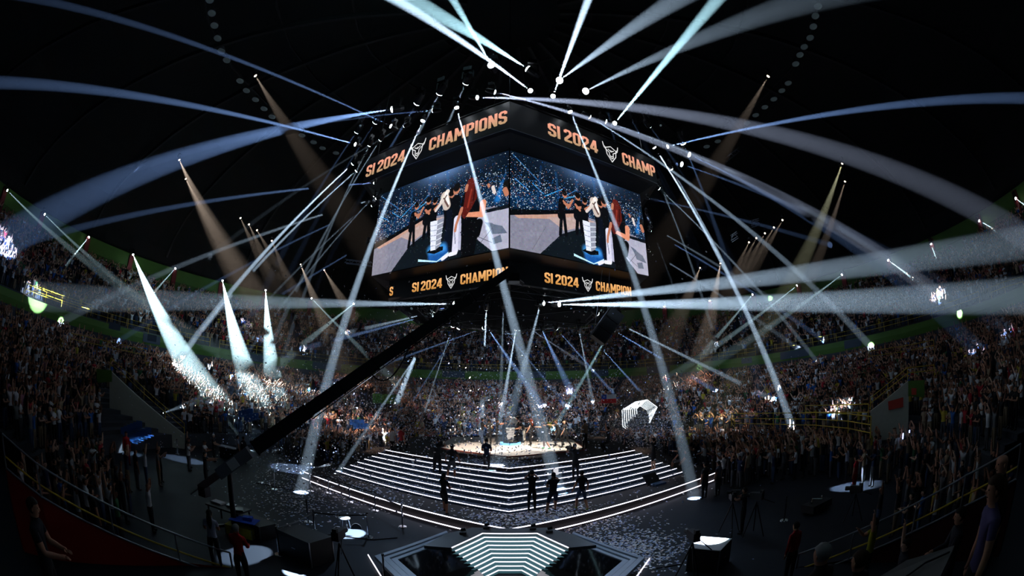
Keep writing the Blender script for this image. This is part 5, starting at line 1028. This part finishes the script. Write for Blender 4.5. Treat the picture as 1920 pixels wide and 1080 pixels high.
# bench of instruments on east floor
t = thing('equipment_cart', 'low cart with tangled shiny gear on the dark east floor', 'cart', Z(1530, 958, 0), .2); b = MB(); b.box((0, 0, .25), (1.3, .7, .3)); b.build('body', black, t); b = MB(); b.tube([(-.4, 0, .45), (-.1, .2, .52), (.2, -.1, .46), (.45, .1, .5)], .04, 6); b.build('coiled_cable', chrome, t)
# barrier posts
POSTS = [(582, 921, .9), (617, 925, .9), (656, 942, .9), (704, 958, .9), (755, 988, .95), (691, 1007, .95), (578, 979, .95), (591, 1003, .95), (524, 1040, .95), (1470, 976, .95), (722, 1092, .9), (489, 905, .9), (515, 918, .9), (565, 862, .9), (586, 852, .9), (655, 836, .9), (680, 828, .9), (333, 852, .95)]
PT = {}
for i, (x, y, h) in enumerate(POSTS):
    where = ['at the west corner of the stage platform', 'second along the platform edge from the west corner', 'third along the platform edge from the west corner', 'fourth along the platform edge from the west corner', 'nearest the striped stairs at the platform edge', 'just east of the lit stool', 'on the confetti floor northwest of the stool', 'behind the covered equipment case', 'west of the covered equipment case', 'alone on the dark east floor', 'beside the west glass wing', 'on the confetti floor beyond the crane base', 'between crane base and platform corner', 'near the white-lit patch west of the stage', 'east of the white-lit patch west of the stage', 'in the confetti near the top west step', 'in the far confetti crowd by the stage', 'below the cream stair wall'][i]
    p = Z(x, y, 0); PT[i] = p; t = thing('barrier_post', 'chrome barrier post ' + where, 'barrier post', p, 0, 'chrome barrier posts')
    b = MB(); b.tube([(0, 0, .02), (0, 0, h)], .032, 8); b.build('pole', chrome, t); b = MB(); b.tube([(0, 0, 0), (0, 0, .03)], [.18, .16], 16); b.build('foot', chrome, t); b = MB(); b.tube([(0, 0, h), (0, 0, h + .05)], [.045, .04], 8); b.build('belt_head', black, t)
for a, c_, lab in [(0, 1, 'first and second posts from the platform west corner'), (1, 2, 'second and third posts of the platform row'), (2, 3, 'third and fourth posts of the platform row'), (3, 4, 'the last two posts of the platform row'), (7, 5, 'the post by the covered case and the one by the stool'), (8, 7, 'the two posts around the covered case')]:
    b = MB(); p = PT[a] + Vector((0, 0, .9)); q = PT[c_] + Vector((0, 0, .9)); m_ = p.lerp(q, .5) - Vector((0, 0, .05)); b.bar(p, m_, .01, .05); b.bar(m_, q, .01, .05); tag(b.build('barrier_belt', black), 'black belt between ' + lab, 'belt')
# cables on the floor
for i, (pts, lab) in enumerate([([(540, 1010), (620, 1002), (700, 1012), (745, 1008)], 'running past the lit stool'), ([(1230, 1065), (1290, 1055), (1330, 1052)], 'leading to the square case'), ([(480, 905), (530, 915), (575, 925)], 'lying on the confetti floor west of the platform')]):
    b = MB(); b.tube([Z(x, y, .02) for x, y in pts], .02, 5); tag(b.build('floor_cable', black), 'black cable on the floor ' + lab, 'cable')
# work ledge at the lower east edge
t = thing('camera_ledge', 'grey sloping desk ledge with cables at the lower east edge', 'desk', (0, 0, 0)); q = [near(1640, 1086, 4.2), near(1700, 1050, 4.6), near(1790, 1022, 5.0), near(1760, 1086, 4.0)]; b = MB(); dz = Vector((0, 0, -.06)); b.hexa([q[0] + dz, q[3] + dz, q[2] + dz, q[1] + dz, q[0], q[3], q[2], q[1]]); b.build('desk_top', mat('desk_grey', (.16, .15, .14), .6, noise=.2), t)
b = MB(); b.tube([near(1700, 1080, 4.1), near(1735, 1055, 4.4), near(1780, 1035, 4.7)], .012, 5); b.build('cable', black, t)
# phones held up, bright
for x, y, d_, lab in [(1693, 818, 24, 'bright blue-lit phone screen held in the east crowd'), (1705, 812, 24.5, 'second blue-lit phone held just beside the brightest one')]:
    b = MB(); b.box(near(x, y, d_), (.16, .02, .3), .3); tag(b.build('phone', phone), lab, 'phone')

# ------------------------------------------------------------------ confetti
def confetti():
    P = []; rg = np.random.default_rng(11)
    def air(n, f):
        for _ in range(n): P.append(f())
    air(12500, lambda: (rg.normal(-3, 7.5), rg.uniform(17, 43), abs(rg.normal(0, 3.6)) + .2, 0))
    air(900, lambda: (rg.uniform(-16, 16), rg.uniform(18, 44), rg.uniform(3, 13), 0))
    air(2600, lambda: (rg.normal(11, 2.5), rg.uniform(30, 40), rg.uniform(.8, 3.4), 0))
    def fl(n, x0, x1, y0, y1, z=None, dens=None):
        k = 0
        while k < n:
            px = rg.normal((x0 + x1) / 2, (x1 - x0) / 4); py = rg.normal((y0 + y1) / 2, (y1 - y0) / 4); q = stage_z(px, py); P.append((q.x, q.y, q.z + .012, 1)); k += 1
    fl(1900, 870, 1180, 945, 995); fl(1900, 1040, 1300, 985, 1070); fl(900, 860, 1010, 858, 880); fl(900, 560, 860, 860, 960); fl(1500, 450, 680, 845, 980); fl(700, 640, 1280, 850, 960); fl(350, 820, 1090, 822, 852)
    n = len(P); A = np.array(P); V = np.empty((n, 4, 3)); 
    for i in range(n):
        if A[i, 3] > .5: a = rg.uniform(0, 6.3); u = np.array([math.cos(a), math.sin(a), rg.normal(0, .1)]); v = np.array([-math.sin(a), math.cos(a), rg.normal(0, .15)])
        else: u = rg.normal(size=3); u /= np.linalg.norm(u); v = np.cross(u, rg.normal(size=3)); v /= np.linalg.norm(v)
        s_ = rg.uniform(.030, .055); u = u * s_; v = v * s_ * .62; c_ = A[i, :3]; V[i] = [c_ - u - v, c_ + u - v, c_ + u + v, c_ - u + v]
    me = bpy.data.meshes.new('confetti'); fast_mesh(me, V.reshape(-1, 3), np.arange(4 * n).reshape(-1, 4)); pal = np.array([(.92, .92, .95), (.85, .85, .9), (.55, .65, .9), (.9, .75, .7), (.25, .3, .6)]); face_colors(me, pal[rg.integers(0, 5, n)]); me.materials.append(confm)
    o = bpy.data.objects.new('confetti', me); COL.objects.link(o); tag(o, 'small white and blue paper confetti falling over the stage and lying on the floor', 'confetti', kind='stuff')
confetti()

def held_camera(px, py, face, label, h=1.58, fwd=.34, side=0.0, panel=False):
    p = stage_z(px, py); a = math.radians(face); d = Vector((math.sin(a), math.cos(a), 0)); x = Vector((d.y, -d.x, 0))
    t = thing('video_camera', label, 'camera', p + d * fwd + x * side + Vector((0, 0, h)), -a)
    b = MB(); b.box((0, 0, 0), (.14, .34, .18)); b.build('camera_body', black, t); b = MB(); b.tube([(0, .16, 0), (0, .32, 0)], [.05, .065], 10); b.build('lens_barrel', blackm, t)
    b = MB(); b.bar((0, -.12, .14), (0, .10, .14), .03); b.build('top_handle', blackm, t)
    if panel: b = MB(); b.box((.0, -.2, .05), (.20, .02, .26)); b.build('monitor_panel', mat('bright_monitor', (.8, .8, .85), .4, emit=.8), t)
held_camera(820, 893, 10, 'large video camera on the shoulder of the tall operator', 1.75, .12, .24)
held_camera(997, 960, 0, 'photo camera raised by the photographer at the foot of the steps', 1.60, .32, -.08)
held_camera(1037, 962, -8, 'stabilised video camera with bright monitor panel at the foot of the steps', 1.72, .30, .12, True)
held_camera(1079, 901, -25, 'video camera on the shoulder of the operator high on the eastern steps', 1.62, .2, -.2)
held_camera(1390, 1000, -50, 'video camera held by the operator beside two tripods', 1.6, .35)
p = stage_z(912, 881); tag(MB().tube([p + Vector((.35, .3, .3)), p + Vector((.45, .4, 1.35))], .012, 6).build('microphone_rod', blackm), 'thin microphone rod held upright by the kneeling person in navy', 'rod')

# ------------------------------------------------------------------ which air each lamp is sampled in
colls = []
for k in range(SETS + 1):
    c = bpy.data.collections.new('air_lit_by_%d' % k)
    for i, (h, l) in enumerate(HAZES):
        if k == SETS or i % SETS != k: c.objects.link(h)
    for co in c.collection_objects: co.light_linking.link_state = 'EXCLUDE'
    colls.append(c)
own = {l.name: i for i, (h, l) in enumerate(HAZES)}
for o in list(SC.objects):
    if o.type == 'LIGHT': o.light_linking.receiver_collection = colls[own[o.name] % SETS if o.name in own else SETS]
